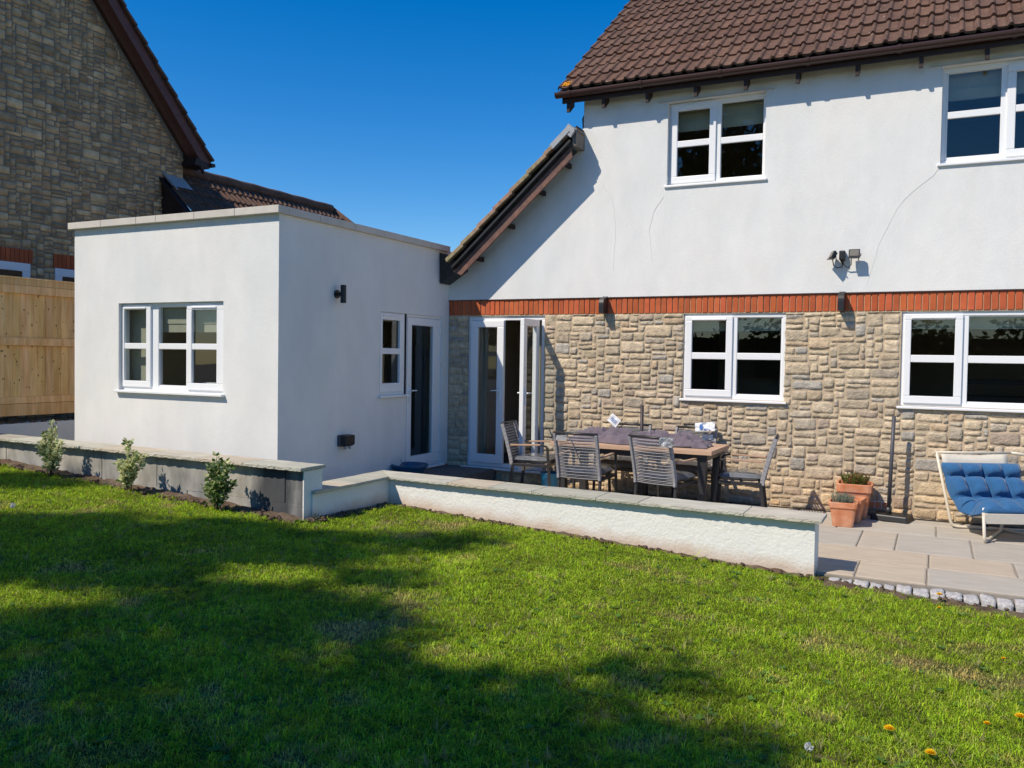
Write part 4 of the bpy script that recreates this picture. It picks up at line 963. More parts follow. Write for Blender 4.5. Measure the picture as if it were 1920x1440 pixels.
for (cx, cy, ln, hh, a) in ((-.60, -.12, .34, .085, .2), (.62, -.14, .30, .075, -.15), (-.12, -.22, .30, .07, .3)):   # rolled cloth ends
    pts = []; 
    for i in range(9): pts.append((cx-ln/2*math.cos(a)+ln*i/8*math.cos(a), cy+ln*(i/8-.5)*math.sin(a), hh*.5+.02+.012*math.sin(i)))
    b = MB(); b.tube(pts, [hh*.5*(.75+.3*math.sin(i*1.3+1)) for i in range(9)], 10); b.build('rolled_cloth', M['cloth'], par, smooth=True)

# packaging on the chairs
def sheet(name, label, cat, matl, loc, size, rot, seed, amp=.02, n=12, group=None, thick=.004):
    b = MB(); Rm = Matrix.Rotation(rot[2], 3, 'Z') @ Matrix.Rotation(rot[1], 3, 'Y') @ Matrix.Rotation(rot[0], 3, 'X')
    for s_ in (0, 1):
        for j in range(n):
            for i in range(n):
                u = (i/(n-1)-.5)*size[0]; v = (j/(n-1)-.5)*size[1]
                p = Rm @ Vector((u, amp*noise.noise(Vector((u*18, v*18, seed)))*2+s_*thick, v)); b.v.append(tuple(p)); b.t.append((1, 1, 1))
    for s_ in (0, 1):
        for j in range(n-1):
            for i in range(n-1): a = s_*n*n+j*n+i; b.f.append((a, a+1, a+n+1, a+n)); b.mi.append(0)
    o = b.build(name, matl, loc=loc); tag(o, label, cat, group); return o
o = sheet('paper_tag', 'white printed care tag tilted on the top of the left far chair', 'tag', M['paper'], (-3.70, -.20, .955), (.15, .12), (0, R(38), 0), 1, .006)
b = MB()
for k in range(3): b.box(-.045, .045, -.002, .0, .012-k*.016, .018-k*.016, T=lambda p: tuple(Matrix.Rotation(R(38), 3, 'Y') @ Vector(p)))
q = b.build('printed_lines', M['print'], o); q.location = (0, -.010, 0)
o = sheet('paper_tag', 'white papers with blue print on the far chair below the kitchen window', 'tag', M['paper'], (-2.52, -.20, .93), (.24, .11), (R(-10), R(-6), 0), 3, .014)
b = MB(); b.box(-.06, -.02, -.002, .0, -.035, .03); b.box(-.01, .07, -.002, 0, -.03, -.02); q = b.build('printed_lines', M['print'], o); q.location = (0, -.022, 0)
sheet('plastic_film', 'crumpled clear plastic bunched on the top corner of the near right chair', 'packaging', M['clearwrap'], (-2.51, -1.88, .875), (.15, .10), (R(-12), 0, R(-15)), 5, .028, 16)
sheet('plastic_film', 'flat grey plastic panel over the top left corner of the near left chair', 'packaging', M['rope'], (-3.74, -1.815, .855), (.13, .07), (R(-14), 0, 0), 6, .004)
b = MB(); b.beam((-3.68, -1.83, .90), (-3.61, -1.80, .80), .004, .035, up=(0, 1, 0)); b.beam((-3.61, -1.80, .80), (-3.545, -1.745, .60), .004, .035, up=(0, 1, 0), w2=.004, h2=.02)
mono(shrink_origin(b.build('packing_strap', M['rope'])), 'grey packing strap hanging diagonally across the near left chair back', 'strap')
sheet('plastic_film', 'white and silver plastic packaging hanging inside the right far chair back', 'packaging', M['paper'], (-2.50, -.13, .80), (.13, .07), (R(8), 0, 0), 9, .012)

# blue bucket and teal bowl
def lathe_thing(name, label, cat, matl, loc, prof, sq=0, n=28):
    b = MB(); b.lathe(prof, n=n, sq=sq); o = b.build(name, matl, loc=loc, smooth=not sq); return tag(o, label, cat)
lathe_thing('bucket', 'bright blue plastic bucket on the paving beside the near chairs', 'bucket', M['bluepot'], (-4.38, -.66, 0), [(.085, 0), (.088, .01), (.125, .27), (.132, .275), (.130, .285), (.12, .28), (.084, .02)])
bw = thing('planter_bowl', 'teal glazed bowl planter against the shaded wall by the side door', 'planter', (-6.12, -1.27, .0))
b = MB(); b.lathe([(.10, 0), (.12, .02), (.19, .25), (.235, .30), (.245, .325), (.235, .335), (.21, .325), (.17, .24)], n=32); b.build('bowl', M['tealbowl'], bw, smooth=True)
b = MB(); b.lathe([(.001, .28), (.2, .285), (.205, .30)], n=20); b.build('compost', M['soil'], bw)
b = MB()
for a, l in ((.2, .10), (2.2, .08), (4, .11)): b.tube([(.03*math.cos(a)-.05, -.05+.03*math.sin(a), .29), (.05*math.cos(a)-.05, -.05+.06*math.sin(a), .29+l)], [.004, .002], 5)
b.build('stem', M['bark'], bw)

# terracotta pots
def leaf_quads(mb, c, d, L, W_, tint, up=None, fold=.0):
    d = Vector(d).normalized(); s = d.cross(up if up else Vector((random.gauss(0, 1), random.gauss(0, 1), random.gauss(0, 1)))).normalized()*W_/2; c = Vector(c)
    mb.add([c, c+d*L*.45-s, c+d*L, c+d*L*.45+s], [(0, 1, 2, 3)], 0, tint)
def pot(label, x, y, w0, w1, h, rz, plant):
    t = thing('terracotta_pot', label, 'plant pot', (x, y, 0), rz, 'terracotta pots by the end of the low wall')
    b = MB(); rim = h*.24; r1 = w1/2; r0 = w0/2; rr = r0+(r1-r0)*.78
    b.lathe([(r0*.96, 0), (r0, .006), (rr*.985, h-rim), (r1*1.0, h-rim+.004), (r1*1.03, h-.012), (r1*1.03, h-.003), (r1*1.01, h), (r1*.90, h), (r1*.87, h-.05), (r1*.8, h-.06)], n=48, sq=9)
    b.build('pot', M['terracotta'], t, smooth=False, bevel=.004)
    b = MB(); b.lathe([(.001, h-.035), (r1*.5, h-.03), (r1*.88, h-.045)], n=24, sq=9); b.build('compost', M['soil'], t, smooth=True)
    if plant:
        b = MB(); rd = random.Random(int(x*100))
        for _ in range(plant[0]):
            a = rd.uniform(0, 2*math.pi); rr2 = rd.uniform(0, 1)**.6*plant[1]; z = h-.03; lean = rr2/plant[1]
            H = plant[2]*rd.uniform(.6, 1.05)*(1-.25*lean); base = Vector((rr2*math.cos(a)*.8, rr2*math.sin(a)*.8, z)); tip = base+Vector((math.cos(a)*lean*.35*H, math.sin(a)*lean*.35*H, H))
            if plant[3] == 'grey':
                g = rd.uniform(.6, 1.3); c = (.24*g, .27*g, .20*g)
                for k in range(16):
                    p = base.lerp(tip, k/16+rd.uniform(0, .05)); leaf_quads(b, p, (rd.gauss(0, 1), rd.gauss(0, 1), rd.uniform(.5, 2.2)), rd.uniform(.016, .030), .004, c)
            else:
                g = rd.uniform(.6, 1.35); c = (.13*g, .17*g, .03*g) if rd.random() < .8 else (.30, .12, .05)
                b.tube([base, tip], .0016, 4, caps=False, tint=(.10, .08, .03))
                for k in range(16):
                    p = base.lerp(tip, .15+.85*k/16); leaf_quads(b, p, (rd.gauss(0, 1), rd.gauss(0, 1), rd.uniform(-.2, 1.4)), rd.uniform(.014, .028), .010, c)
        b.build('plant', M['herb'], t, recalc=False)
    return t
pot('front terracotta pot with a mound of grey-green lavender, nearest the low wall', -.845, -.90, .205, .285, .265, R(4), (190, .125, .125, 'grey'))
pot('middle terracotta pot, mostly hidden behind the lavender pot', -.80, -.60, .205, .285, .265, R(-6), None)
pot('largest back terracotta pot with a leafy green plant, beside the stone wall', -.785, -.27, .26, .375, .39, R(3), (110, .15, .16, 'green'))
# free-standing parasol stand by the wall
ps = thing('parasol_stand', 'thin dark upright pole in a flat black base beside the stone wall', 'parasol stand', (-.43, -.25, 0))
b = MB(); Rm = Matrix.Rotation(R(-12), 3, 'Z'); b.box(-.16, .24, -.16, .14, .0, .07, T=lambda p: tuple(Rm @ Vector((p[0]*(1-.25*p[2]/.07*.3), p[1]*(1-.3*p[2]/.07*.3), p[2])))); b.build('base_block', M['black'], ps, bevel=.012)
b = MB(); b.tube([(0, 0, .06), (0, 0, .14)], .032, 14); b.build('sleeve', M['metal'], ps, smooth=True)
b = MB(); b.tube([(0, 0, .12), (.028, 0, 1.16)], .021, 14); b.build('pole', mat('slate_grey_pole', (.075, .075, .088), .5, .4), ps, smooth=True)

# lounge chair
lg = thing('lounge_chair', 'cream tubular sling lounge chair with a tufted blue cushion against the stone wall', 'lounge chair', (.5, -.7, 0)); ol = Vector((.5, -.7, 0))
A = Vector((.03, -.45, .80)); B = Vector((.735, -.19, .815)); F = Vector((.455, -1.12, .275)); G = Vector((1.12, -.87, .285))
def bend(pts, r=.05, n=5):
    P = [Vector(p) for p in pts]; out = [P[0]]
    for i in range(1, len(P)-1):
        a = (P[i-1]-P[i]).normalized(); c = (P[i+1]-P[i]).normalized(); s = P[i]+a*r; e = P[i]+c*r
        for k in range(n+1): t = k/n; out.append(s*(1-t)**2+P[i]*2*t*(1-t)+e*t*t)
    return out+[P[-1]]
def ltube(name, pts, r=.0155, m='creamtube', rad=.06):
    b = MB(); b.tube(bend([Vector(p)-ol for p in pts], rad), r, 10); b.build(name, M[m], lg, smooth=True)
ltube('rear_frame', [A, (.195, -.40, .016), (.65, -.34, .016), (.96, -.22, .016), B+Vector((.16, .05, -.02)), B+Vector((0, 0, 0))])
ltube('front_frame', [F+Vector((0, .01, .02)), (.468, -1.165, .016), (.66, -.37, .018), (.655, -.36, .30)])
ltube('front_frame', [G+Vector((0, .01, .02)), (1.14, -.93, .016), (1.0, -.30, .018), (.98, -.25, .30)])
ltube('top_rail', [A+Vector((-.02, -.008, 0)), B+Vector((.02, .008, 0))], .012)
ltube('front_rail', [F+Vector((-.01, 0, 0)), G], .014)
ltube('brace', [(.66, -.37, .02), (.80, -.45, .02), (1.05, -.60, .02)], .012)
side = lambda t: A.lerp(B, t); 
def sling(s, t):
    # s from back (0) to front (1), t across
    top = A.lerp(B, t); fr_ = F.lerp(G, t); ctrl = [(0, top.z), (.16, .56), (.34, .34), (.52, .225), (.70, .215), (.86, .25), (1.0, fr_.z+.005)]
    for (s0, z0), (s1, z1) in zip(ctrl, ctrl[1:]):
        if s <= s1+1e-6:
            k = (s-s0)/(s1-s0); z = z0+(z1-z0)*k; break
    h = [0, .10, .26, .45, .65, .82, 1.0]; i = min(5, int(s*6)); q = s*6-i; hh = h[i]+(h[i+1]-h[i])*q
    p = top.lerp(fr_, hh); return Vector((p.x, p.y, z))
b = MB(); n, m_ = 24, 12
for i in range(n+1):
    for j in range(m_+1):
        s = i/n; t = .06+.88*j/m_; p = sling(s, t); p.z -= .022*math.sin(math.pi*j/m_)*(1 if s < .05 else 1)+.006; b.v.append(tuple(p-ol)); b.t.append((1, 1, 1))
for i in range(n):
    for j in range(m_): a = i*(m_+1)+j; b.f.append((a, a+1, a+m_+2, a+m_+1)); b.mi.append(0)
o = b.build('sling', M['canvas'], lg, smooth=True, recalc=False); md = o.modifiers.new('solid', 'SOLIDIFY'); md.thickness = .004
b = MB(); b.add([F+Vector((0, -.004, 0))-ol, G+Vector((0, -.004, 0))-ol, G+Vector((-.04, .10, -.075))-ol, F+Vector((.03, .10, -.075))-ol], [(0, 1, 2, 3)]); b.add([F.lerp(G, .02)+Vector((0, -.016, .012))-ol, G.lerp(F, .02)+Vector((0, -.016, .012))-ol, G.lerp(F, .02)+Vector((0, -.010, -.085))-ol, F.lerp(G, .02)+Vector((0, -.010, -.085))-ol], [(0, 1, 2, 3)])
b.build('front_hem', M['canvas'], lg, recalc=False)
# cushion
b = MB(); n, m_ = 66, 58
def cush(s, t, sidek):
    s_ = .07+.945*s; P = sling(min(s_, 1.0), .03+t*1.06) if s_ <= 1 else sling(1.0, .03+t*1.06)+Vector((0, -.02*(s_-1)*10, 0))
    e = .004; p1 = sling(min(1, s_+.02), .5); p0 = sling(max(0, s_-.02), .5); tg = (p1-p0).normalized(); nn = (B-A).cross(tg).normalized()
    if nn.z < 0 and nn.y > 0: nn = -nn
    if nn.z < 0: nn = -nn
    a = abs(math.sin(math.pi*4*s**.62)); c = abs(math.sin(math.pi*t*4)); tuft = (min(1, a*1.15)**.5)*(min(1, c*1.15)**.5)
    edge = (1-abs(2*s-1)**10)*(1-abs(2*t-1)**10)
    th = (.014+.125*tuft)*max(0, edge)**.5 + .005*noise.noise(Vector((s*16, t*16, 3)))*edge
    roll = .035*max(0, (s-.80)/.2)
    # pinched outline between tufts
    P = P+(B-A).normalized()*(.018*(1-a)*(1 if t < .5 else -1)*abs(2*t-1)**4)
    return P+nn*(th+.012+roll) if sidek > 0 else P+nn*(.006-.012*edge*0)
for k in (1, -1):
    for i in range(n+1):
        for j in range(m_+1): b.v.append(tuple(cush(i/n, j/m_, k)-ol)); b.t.append((1, 1, 1))
for k in range(2):
    o_ = k*(n+1)*(m_+1)
    for i in range(n):
        for j in range(m_): a = o_+i*(m_+1)+j; b.f.append((a, a+1, a+m_+2, a+m_+1)); b.mi.append(0)
N1 = (n+1)*(m_+1)
for i in range(n):
    for j in (0, m_): a = i*(m_+1)+j; b.f.append((a, a+m_+1, a+m_+1+N1, a+N1)); b.mi.append(0)
for j in range(m_):
    for i in (0, n): a = i*(m_+1)+j; b.f.append((a, a+1, a+1+N1, a+N1)); b.mi.append(0)
cu_ = b.build('cushion', M['bluecushion'], lg, smooth=True)
lp = cush(.90, .02, 1)-ol+Vector((-.004, -.015, .0)); b = MB(); b.add([lp, lp+Vector((.035, -.01, .01)), lp+Vector((.04, -.02, -.045)), lp+Vector((.008, -.012, -.06))], [(0, 1, 2, 3)]); q = b.build('care_label', M['paper'], cu_, recalc=False)

# ================================================================== PLANTS
def shrub(label, x, y, H, stems, seed, green):
    t = thing('variegated_shrub', label, 'shrub', (x, y, lawn_z(x, y)+.02), 0, 'young variegated shrubs along the block wall'); rd = random.Random(seed); random.seed(seed)
    sb_ = MB(); lb2 = MB()
    for (dx, dy, hh, sp) in stems:
        base = Vector((rd.uniform(-.03, .03), rd.uniform(-.03, .03), 0)); P = [base]; N = 8
        for k in range(1, N+1): f = k/N; P.append(base+Vector((dx*f**1.3+rd.gauss(0, .006), dy*f**1.3, H*hh*f)))
        sb_.tube(P, [.005*(1-.6*i/N) for i in range(N+1)], 5)
        def leaves(p, cnt, spread):
            for _ in range(cnt):
                a = rd.uniform(0, 6.28); d = Vector((math.cos(a), math.sin(a), rd.uniform(-.1, 1.3))).normalized(); L = rd.uniform(.030, .054)
                c = p+d*rd.uniform(0, spread); g = rd.uniform(.75, 1.2)
                dark = (.15*g, .24*g, .06*g); pale = (.78*g, .78*g, .42*g)
                s = d.cross(Vector((rd.gauss(0, 1), rd.gauss(0, 1), rd.gauss(0, 1)))).normalized(); W_ = L*.34
                lb2.add([c, c+d*L*.5-s*W_, c+d*L, c+d*L*.5+s*W_], [(0, 1, 2, 3)], 0, pale if rd.random() > green*.42 else dark)
                if rd.random() < .45: continue
                up = s.cross(d).normalized()*.0012
                lb2.add([c+up+d*L*.08, c+up+d*L*.5-s*W_*.38, c+up+d*L*.86, c+up+d*L*.5+s*W_*.38], [(0, 1, 2, 3)], 0, dark)
                if False: lb2.add([c-up+d*L*.08, c-up+d*L*.5-s*W_*.38, c-up+d*L*.86, c-up+d*L*.5+s*W_*.38], [(0, 1, 2, 3)], 0, dark)
        for k in range(2, N+1):
            f = k/N; leaves(P[k], 7 if f < .95 else 9, .022); leaves(P[k].lerp(P[k-1], .5), 5, .022)
            if rd.random() < .75 and f < .95:
                q = P[k]+Vector((rd.gauss(0, .5), rd.gauss(0, .5), .7)).normalized()*sp; sb_.tube([P[k], q], [.003, .0015], 4, caps=False); leaves(q, 9, .025); leaves(P[k].lerp(q, .5), 5, .02)
    sb_.build('stem', M['bark'], t, smooth=True); lb2.build('foliage', M['euon'], t, recalc=False); return t
shrub('tallest-stemmed variegated shrub, leftmost of three, with one bare shoot above the coping', -8.60, -4.58, .57, [(.05, 0, 1, .05), (-.10, -.02, .78, .08), (-.02, .02, .85, .08), (.17, 0, .66, .06), (-.13, .03, .55, .07), (.10, .02, .5, .08), (.02, -.05, .45, .09)], 1, .55)
shrub('pale open variegated shrub with spreading shoots, middle of three', -7.33, -4.62, .50, [(-.04, 0, 1, .06), (.12, 0, .78, .07), (.24, 0, .72, .05), (-.16, 0, .55, .04), (.03, .04, .62, .08), (-.02, -.05, .4, .1)], 2, .45)
shrub('bushiest darker green shrub, rightmost of three near the wall end', -6.03, -4.68, .50, [(.0, 0, 1, .07), (.10, 0, .85, .09), (-.12, 0, .6, .05), (.17, 0, .78, .07), (-.04, .03, .8, .09), (.06, -.05, .6, .11), (-.09, -.02, .75, .08), (.14, .03, .5, .10), (0, .02, .45, .12), (-.17, 0, .38, .05)], 3, 1.6)

def dandelion(label, x, y, h, r=.022):
    z = lawn_z(x, y); t = thing('dandelion', label, 'flower', (x, y, z), 0, 'yellow dandelions in the lawn'); rd = random.Random(int(x*1000))
    b = MB(); b.tube([(0, 0, 0), (.004, 0, h)], .0022, 5); b.build('stem', M['herbstem'], t)
    b = MB()
    for k in range(70):
        a = k*2.4; rr = r*math.sqrt(k/70); d = Vector((math.cos(a)*(.3+rr/r), math.sin(a)*(.3+rr/r), 1.1-rr/r)).normalized(); c = Vector((.004+rr*.4*math.cos(a), rr*.4*math.sin(a), h)); s = d.cross(Vector((0, 0, 1))).normalized()*.0026
        b.add([c-s, c+s, c+s*1.3+d*r*.75, c-s*1.3+d*r*.75], [(0, 1, 2, 3)])
    b.build('flower_head', M['yellow'], t, recalc=False); return t
M['herbstem'] = mat('flower_stem', (.12, .16, .04), .6)
for lb_, x, y, h, r in (('yellow dandelion nearest the camera in the grass left of the bottom right corner', .019, -6.55, .04, .020), ('full yellow dandelion beside the dark shadow patch on the grass', -.149, -6.393, .045, .022), ('yellow dandelion at the right edge of the grass', .404, -5.832, .045, .022), ('orange-tinged small dandelion just left of the right-edge flower', .257, -5.99, .03, .014), ('yellow dandelion standing against the granite sett edging', .066, -3.47, .07, .022), ('tiny yellow dandelion bud just below the flower by the setts', .065, -3.75, .035, .013), ('small dandelion alone in the grass by the right edge below the patio', .40, -4.80, .035, .012)):
    dandelion(lb_, x, y, h, r)
M['fluff'] = mat('seed_fluff', (.75, .75, .72), .9, trans=.4)
for lb_, x, y, r in (('white dandelion seed head in the far left grass', -7.08, -5.98, .022), ('white dandelion seed head at the bottom edge of the grass', -.43, -6.88, .018)):
    z = lawn_z(x, y); t = thing('seed_head', lb_, 'flower', (x, y, z)); b = MB(); b.tube([(0, 0, 0), (0, 0, .07)], .002, 5); b.build('stem', M['herbstem'], t); b = MB()
    rd = random.Random(3)
    for _ in range(90):
        d = Vector((rd.gauss(0, 1), rd.gauss(0, 1), rd.gauss(0, 1))).normalized(); s = d.orthogonal().normalized()*.0022; c = Vector((0, 0, .07)); b.add([c, c+d*r-s, c+d*r*1.05, c+d*r+s], [(0, 1, 2, 3)])
    b.build('fluff', M['fluff'], t, recalc=False)

# ------------------------------------------------------------------ grass blades
def grass(n, seed):
    rg = np.random.default_rng(seed)
    cx, cy = 0, -10.55
    # sample in polar coordinates about a wide region, density falling with distance
    r = 2.6+(9.6)*rg.random(n)**.95; th = R(-75)+(R(112))*rg.random(n)      # angle from +y, negative to the left
    x = cx+r*np.sin(th); y = cy+r*np.cos(th)
    front = np.where(x < -5.2, -4.50-.042*(x+5.2), np.where(x < -.79, -3.12-.05*(x+5.17), -3.37))
    jag = .10*np.sin(x*7.3)+.07*np.sin(x*17.1+1)+.05*np.sin(x*41)
    lim = front-np.where(x < -5.2, .07, np.where(x < -.79, .01, .05))-np.abs(jag)*np.where(x < -5.2, .9, np.where(x < -.79, .25, .7))
    keep = (y < lim) | ((y < front-.02) & (rg.random(n) < .12)); 
    # soil strip at the wall end of the leg
    keep &= ~((x > -5.24) & (x < -5.08) & (y > -4.5)) | (rg.random(n) < .02)
    x, y, r = x[keep], y[keep], r[keep]; n = len(x)
    def nz(f, s, ox=0.):
        return np.array([noise.noise(Vector((a*f+ox, b_*f, s))) for a, b_ in zip(x, y)])
    n1 = nz(.9, 1.); n2 = nz(2.6, 5.); n3 = nz(7., 9.); n4 = nz(21., 4.)
    dry = np.clip((n1*.55+n2*.8+n3*.45)-.18+.12*np.clip(x+2, 0, 3)/3, 0, 1)*2.0
    keep = rg.random(n) > np.clip(dry*1.05-.15, 0, .5)
    x, y, r, dry, n2, n3, n4 = [q[keep] for q in (x, y, r, dry, n2, n3, n4)]; n = len(x)
    z = np.array([lz_bump(a, b_) for a, b_ in zip(x, y)])-.004
    L = (.016+.030*rg.random(n))*(1+.5*n3+.3*n2+.75*n4)*(1-.3*np.clip(dry, 0, 1)); L *= np.where(rg.random(n) < .03, 1.6, 1.)
    wd = (.0022+.0018*rg.random(n))*(.8+.09*r)
    a = rg.random(n)*2*np.pi; comb = nz(1.7, 33.)*4+1.0 if n < 5 else np.array([noise.noise(Vector((p*1.7, q*1.7, 33.)))*4+1 for p, q in zip(x, y)])
    lean = .15+1.3*rg.random(n); ld = comb+rg.normal(0, 1.6, n)
    lx, ly = np.cos(ld)*lean, np.sin(ld)*lean
    sx, sy = np.cos(a)*wd/2, np.sin(a)*wd/2
    V = np.empty((n, 5, 3), np.float32)
    V[:, 0] = np.stack([x-sx, y-sy, z], 1); V[:, 1] = np.stack([x+sx, y+sy, z], 1)
    mx, my, mz = x+lx*L*.35, y+ly*L*.35, z+L*.62
    V[:, 2] = np.stack([mx+sx*.8, my+sy*.8, mz], 1); V[:, 3] = np.stack([mx-sx*.8, my-sy*.8, mz], 1)
    V[:, 4] = np.stack([x+lx*L*1.05, y+ly*L*1.05, z+L*np.maximum(.12, 1.0-.55*lean)], 1)
    me = bpy.data.meshes.new('grass'); me.vertices.add(n*5); me.vertices.foreach_set('co', V.ravel())
    base = (np.arange(n)*5)[:, None]; loops = (base+np.array([0, 1, 2, 3, 3, 2, 4])).ravel().astype(np.int32)
    me.loops.add(len(loops)); me.loops.foreach_set('vertex_index', loops)
    me.polygons.add(n*2); ls_ = np.empty(n*2, np.int32); ls_[0::2] = np.arange(n)*7; ls_[1::2] = np.arange(n)*7+4; me.polygons.foreach_set('loop_start', ls_)
    g = rg.uniform(.45, 1.45, n)*(1+.40*n2+.5*n4)
    c0 = np.stack([.33*g, .53*g, .024*g], 1); c1 = np.stack([.52*g, .45*g, .17*g], 1); k = np.clip(dry*.75+rg.normal(0, .16, n), 0, 1)[:, None]
    k = np.maximum(k, (rg.random(n) < .05)[:, None]*.9); c = c0*(1-k)+c1*k
    yel = (rg.random(n) < .3)[:, None]; c = np.where(yel, c*np.array([1.35, 1.12, .9]), c)
    C = np.ones((n, 5, 4), np.float32); C[:, :, :3] = c[:, None, :]; C[:, :2, :3] *= .55  # blade roots coloured darker, painting in the shade deep between the blades
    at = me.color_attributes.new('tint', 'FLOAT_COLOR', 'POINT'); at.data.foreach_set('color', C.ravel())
    me.materials.append(M['grass']); me.update(calc_edges=True); me.validate()
    o = bpy.data.objects.new('grass', me); col.objects.link(o); o['kind'] = 'stuff'; return o
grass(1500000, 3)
# broad-leaved weeds and taller tufts scattered in the turf
wb = MB(); rd = random.Random(17)
for _ in range(1100):
    r = 3+7*rd.random(); th = R(rd.uniform(-60, 6)); x = r*math.sin(th); y = -10.55+r*math.cos(th)
    if y > lawn_front(x)-.12: continue
    z = lawn_z(x, y); g = rd.uniform(.7, 1.2); kind = rd.random(); c = (.12*g, .24*g, .05*g) if kind < .6 else (.34*g, .34*g, .12*g)
    for k in range(rd.randint(5, 11)):
        a = rd.uniform(0, 6.28); L = rd.uniform(.018, .045) if kind < .6 else rd.uniform(.05, .085); W_ = L*(.32 if kind < .6 else .05)
        d = Vector((math.cos(a), math.sin(a), rd.uniform(.2, .6) if kind < .6 else rd.uniform(.8, 2.5))).normalized(); s = d.cross(Vector((0, 0, 1))).normalized()*W_; p = Vector((x, y, z+.012 if kind < .6 else z))
        wb.add([p, p+d*L*.5-s, p+d*L+Vector((0, 0, -.1*L)), p+d*L*.5+s], [(0, 1, 2, 3)], 0, c)
o = wb.build('weeds', M['grass'], recalc=False); o['kind'] = 'stuff'

# ================================================================== TREES BEHIND THE VIEWPOINT (they cast the lawn shadows)
SP = [(-9.1,-5.6),(-9.18,-5.4),(-8.71,-5.57),(-8.81,-5.27),(-8.78,-4.88),(-8.74,-4.66),(-8.47,-5.74),(-8.48,-5.27),(-8.31,-4.86),(-8.1,-4.9),(-7.31,-7.1),(-7.39,-6.82),(-7.25,-6.51),(-7.07,-7.15),(-7.02,-6.86),(-6.95,-6.3),(-6.68,-7.38),(-6.55,-7.15),(-6.63,-6.75),(-6.58,-6.47),(-6.72,-6.11),(-6.53,-5.77),(-6.33,-7.59),(-6.19,-7.17),(-6.17,-6.77),(-6.14,-6.45),(-6.3,-6.1),(-6.16,-5.65),(-5.93,-7.76),(-5.97,-7.51),(-5.92,-7.08),(-5.78,-6.84),(-5.82,-6.34),(-5.8,-6.03),(-5.78,-5.71),(-5.62,-7.14),(-5.41,-6.85),(-5.5,-6.49),(-5.62,-6.0),(-5.58,-5.79),(-5.6,-5.29),(-5.5,-5.08),(-5.23,-8.47),(-5.1,-7.03),(-5.2,-6.74),(-5.17,-6.49),(-5.08,-6.02),(-5.08,-5.75),(-5.15,-5.33),(-5.11,-5.06),(-4.7,-8.51),(-4.71,-8.08),(-4.69,-6.76),(-4.73,-6.42),(-4.68,-5.94),(-4.85,-5.58),(-4.88,-5.42),(-4.75,-5.01),(-4.52,-8.86),(-4.39,-8.45),(-4.32,-8.11),(-4.47,-7.92),(-4.47,-6.68),(-4.49,-5.74),(-4.37,-5.44),(-4.53,-4.95),(-4.19,-8.91),(-4.18,-8.61),(-4.14,-8.13),(-4.1,-7.9),(-4.19,-7.5),(-4.05,-7.08),(-3.98,-6.69),(-4.07,-5.37),(-4.16,-5.08),(-4.05,-4.5),(-3.68,-9.16),(-3.71,-8.94),(-3.76,-8.57),(-3.65,-8.21),(-3.61,-7.92),(-3.76,-7.47),(-3.74,-7.04),(-3.64,-6.66),(-3.69,-6.51),(-3.75,-4.6),(-3.63,-4.13),(-3.25,-9.17),(-3.4,-8.95),(-3.41,-8.65),(-3.42,-8.08),(-3.46,-7.9),(-3.43,-7.58),(-3.35,-7.06),(-3.28,-6.73),(-3.28,-6.52),(-3.46,-5.74),(-3.07,-9.2),(-2.91,-9.03),(-2.89,-8.55),(-3.03,-8.29),(-3.03,-7.72),(-3.05,-7.57),(-3.09,-7.21),(-3.04,-6.66),(-3.1,-6.47),(-2.62,-9.18),(-2.56,-9.0),(-2.53,-8.48),(-2.72,-8.26),(-2.71,-7.95),(-2.53,-7.5),(-2.55,-7.21),(-2.76,-6.67),(-2.28,-8.86),(-2.32,-8.53),(-2.33,-8.09),(-2.29,-7.85),(-2.27,-7.39),(-2.16,-7.11),(-1.99,-8.95),(-1.89,-8.65),(-2.02,-8.24),(-1.97,-7.95),(-1.91,-7.38),(-1.91,-7.06),(-1.45,-8.51),(-1.66,-8.21),(-1.5,-7.72),(-1.66,-7.6),(-1.56,-7.14),(-1.14,-8.1),(-1.11,-7.78),(-1.27,-7.59),(-1.22,-7.17),(-1.27,-6.32),(-.8,-8.17),(-.92,-7.78),(-.87,-7.47),(-.82,-7.09),(-.42,-7.83),(-.53,-7.39)]
rd = random.Random(8)
big = thing('tree', 'large broadleaf tree behind the camera casting its shadow on the lawn', 'tree', (-12.0, -19.4, .2)); ob_ = Vector((-12.0, -19.4, .2))
cl = []
for (x, y) in SP:
    h = 13.5+1.8*noise.noise(Vector((x*.5, y*.5, 0)))*2+rd.uniform(-.9, .9)
    cl.append(Vector((x-.5*h, y-.75*h, h+lawn_z(x, y))))
extra = []
for _ in range(330):
    x = rd.uniform(-9.5, -1.2); y = rd.uniform(-13.5, -8.6); h = rd.uniform(10, 15.5)
    if y > -9.3 and x > -2.5: continue
    extra.append(Vector((x-.5*h, y-.75*h, h)))
lf = MB(); br = MB()
def leaf_clump(mb, c, r, n, size, rd, flat=1.):
    for _ in range(n):
        d = Vector((rd.gauss(0, 1), rd.gauss(0, 1), rd.gauss(0, 1))); d = d.normalized()*r*rd.random()**.45; d.z *= flat; p = c+d
        a = Vector((rd.gauss(0, 1), rd.gauss(0, 1), rd.gauss(0, .6))).normalized(); b_ = a.cross(Vector((rd.gauss(0, 1), rd.gauss(0, 1), rd.gauss(0, 1)))).normalized()
        L = size*rd.uniform(.7, 1.3); g = rd.uniform(.6, 1.4)
        mb.add([p-a*L*.5, p-b_*L*.32, p+a*L*.5, p+b_*L*.32], [(0, 1, 2, 3)], 0, (g, g*rd.uniform(.9, 1.1), g))
for c in cl: leaf_clump(lf, c, .37, 110, .17, rd)
for c in extra: leaf_clump(lf, c, .65, 90, .25, rd)
trunk = [Vector((-12.0, -19.4, .0)), Vector((-12.1, -19.3, 3)), Vector((-11.9, -19.0, 6.4)), Vector((-11.7, -18.7, 9.6))]
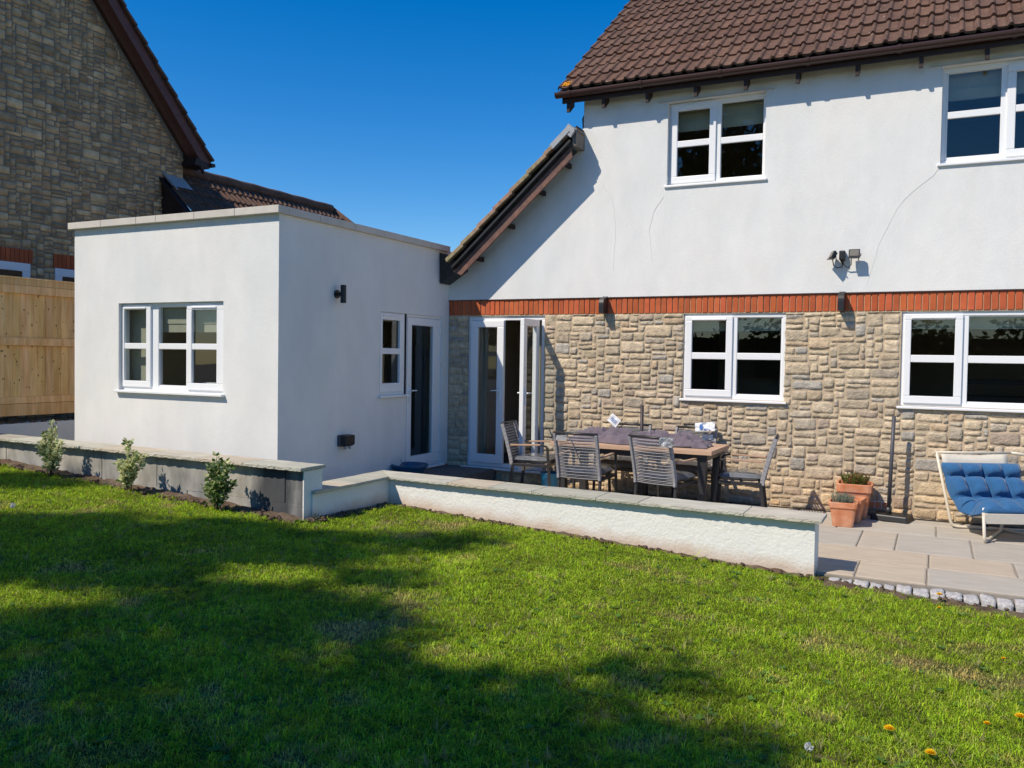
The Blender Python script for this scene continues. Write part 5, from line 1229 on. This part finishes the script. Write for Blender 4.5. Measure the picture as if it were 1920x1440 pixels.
br.tube(trunk, [.38, .30, .25, .19], 10)
allc = cl+extra; nodes = [trunk[2], trunk[3]]
hubs = rd.sample(allc, 34)
for hb_ in sorted(hubs, key=lambda q: (q-trunk[3]).length):
    near = min(nodes, key=lambda q: (q-hb_).length+.6*abs(q.z-hb_.z)); mid = near.lerp(hb_, .5)+Vector((rd.gauss(0, .2), rd.gauss(0, .2), .25))
    d_ = (near-trunk[3]).length; r0_ = max(.02, .085-.012*d_); br.tube([near, mid, hb_], [r0_, r0_*.7, r0_*.35], 7); nodes += [mid, hb_]
for c in cl[::2]:
    near = min(nodes, key=lambda q: (q-c).length); br.tube([near, near.lerp(c, .5)+Vector((0, 0, .1)), c], [.018, .012, .006], 5, caps=False)
o = br.build('trunk', M['bark'], big, smooth=True, recalc=False); o.location = -ob_
o = lf.build('crown', M['leaf'], big, recalc=False); o.location = -ob_
def plain_tree(name, label, x, y, H, r, seed, n=120):
    rd = random.Random(seed); t = thing(name, label, 'tree', (x, y, 0), 0, 'trees and hedge behind the camera')
    b = MB(); b.tube([(0, 0, 0), (.1, 0, H*.4), (0, .1, H*.8)], [.2, .14, .05], 8)
    l_ = MB()
    for _ in range(n):
        d = Vector((rd.gauss(0, 1), rd.gauss(0, 1), rd.gauss(0, 1))).normalized()*rd.random()**.4; c = Vector((d.x*r, d.y*r, H*.62+d.z*H*.36))
        leaf_clump(l_, c, .6, 26, .32, rd)
        if rd.random() < .12: b.tube([(0, 0, H*.4), c], [.05, .015], 5, caps=False)
    b.build('trunk', M['bark'], t, smooth=True, recalc=False); l_.build('crown', M['leaf'], t, recalc=False)
plain_tree('tree', 'bushy tree at the left end of the row behind the camera', -15.5, -20.5, 8.5, 2.6, 1)
plain_tree('tree', 'bushy tree in the middle of the row behind the camera', -11, -23.5, 9.5, 2.8, 2)
plain_tree('tree', 'tallest tree of the row behind the camera', -7.6, -23, 14.5, 2.9, 7, 260)
plain_tree('tree', 'bushy tree to the right behind the camera', 7.5, -24, 6.5, 2.6, 4)
hg = thing('hedge', 'long dark hedge closing the garden behind the camera', 'hedge', (0, -24, 0)); l_ = MB(); rd = random.Random(6)
for _ in range(520): leaf_clump(l_, Vector((rd.uniform(-18, 16), rd.uniform(-.5, .5), rd.uniform(.1, 3.1))), .5, 16, .30, rd)
l_.build('foliage', M['leaf'], hg, recalc=False)
b = MB(); b.box(-18, 16, -.25, .25, 0, 2.7); b.build('twig_core', M['bark'], hg)
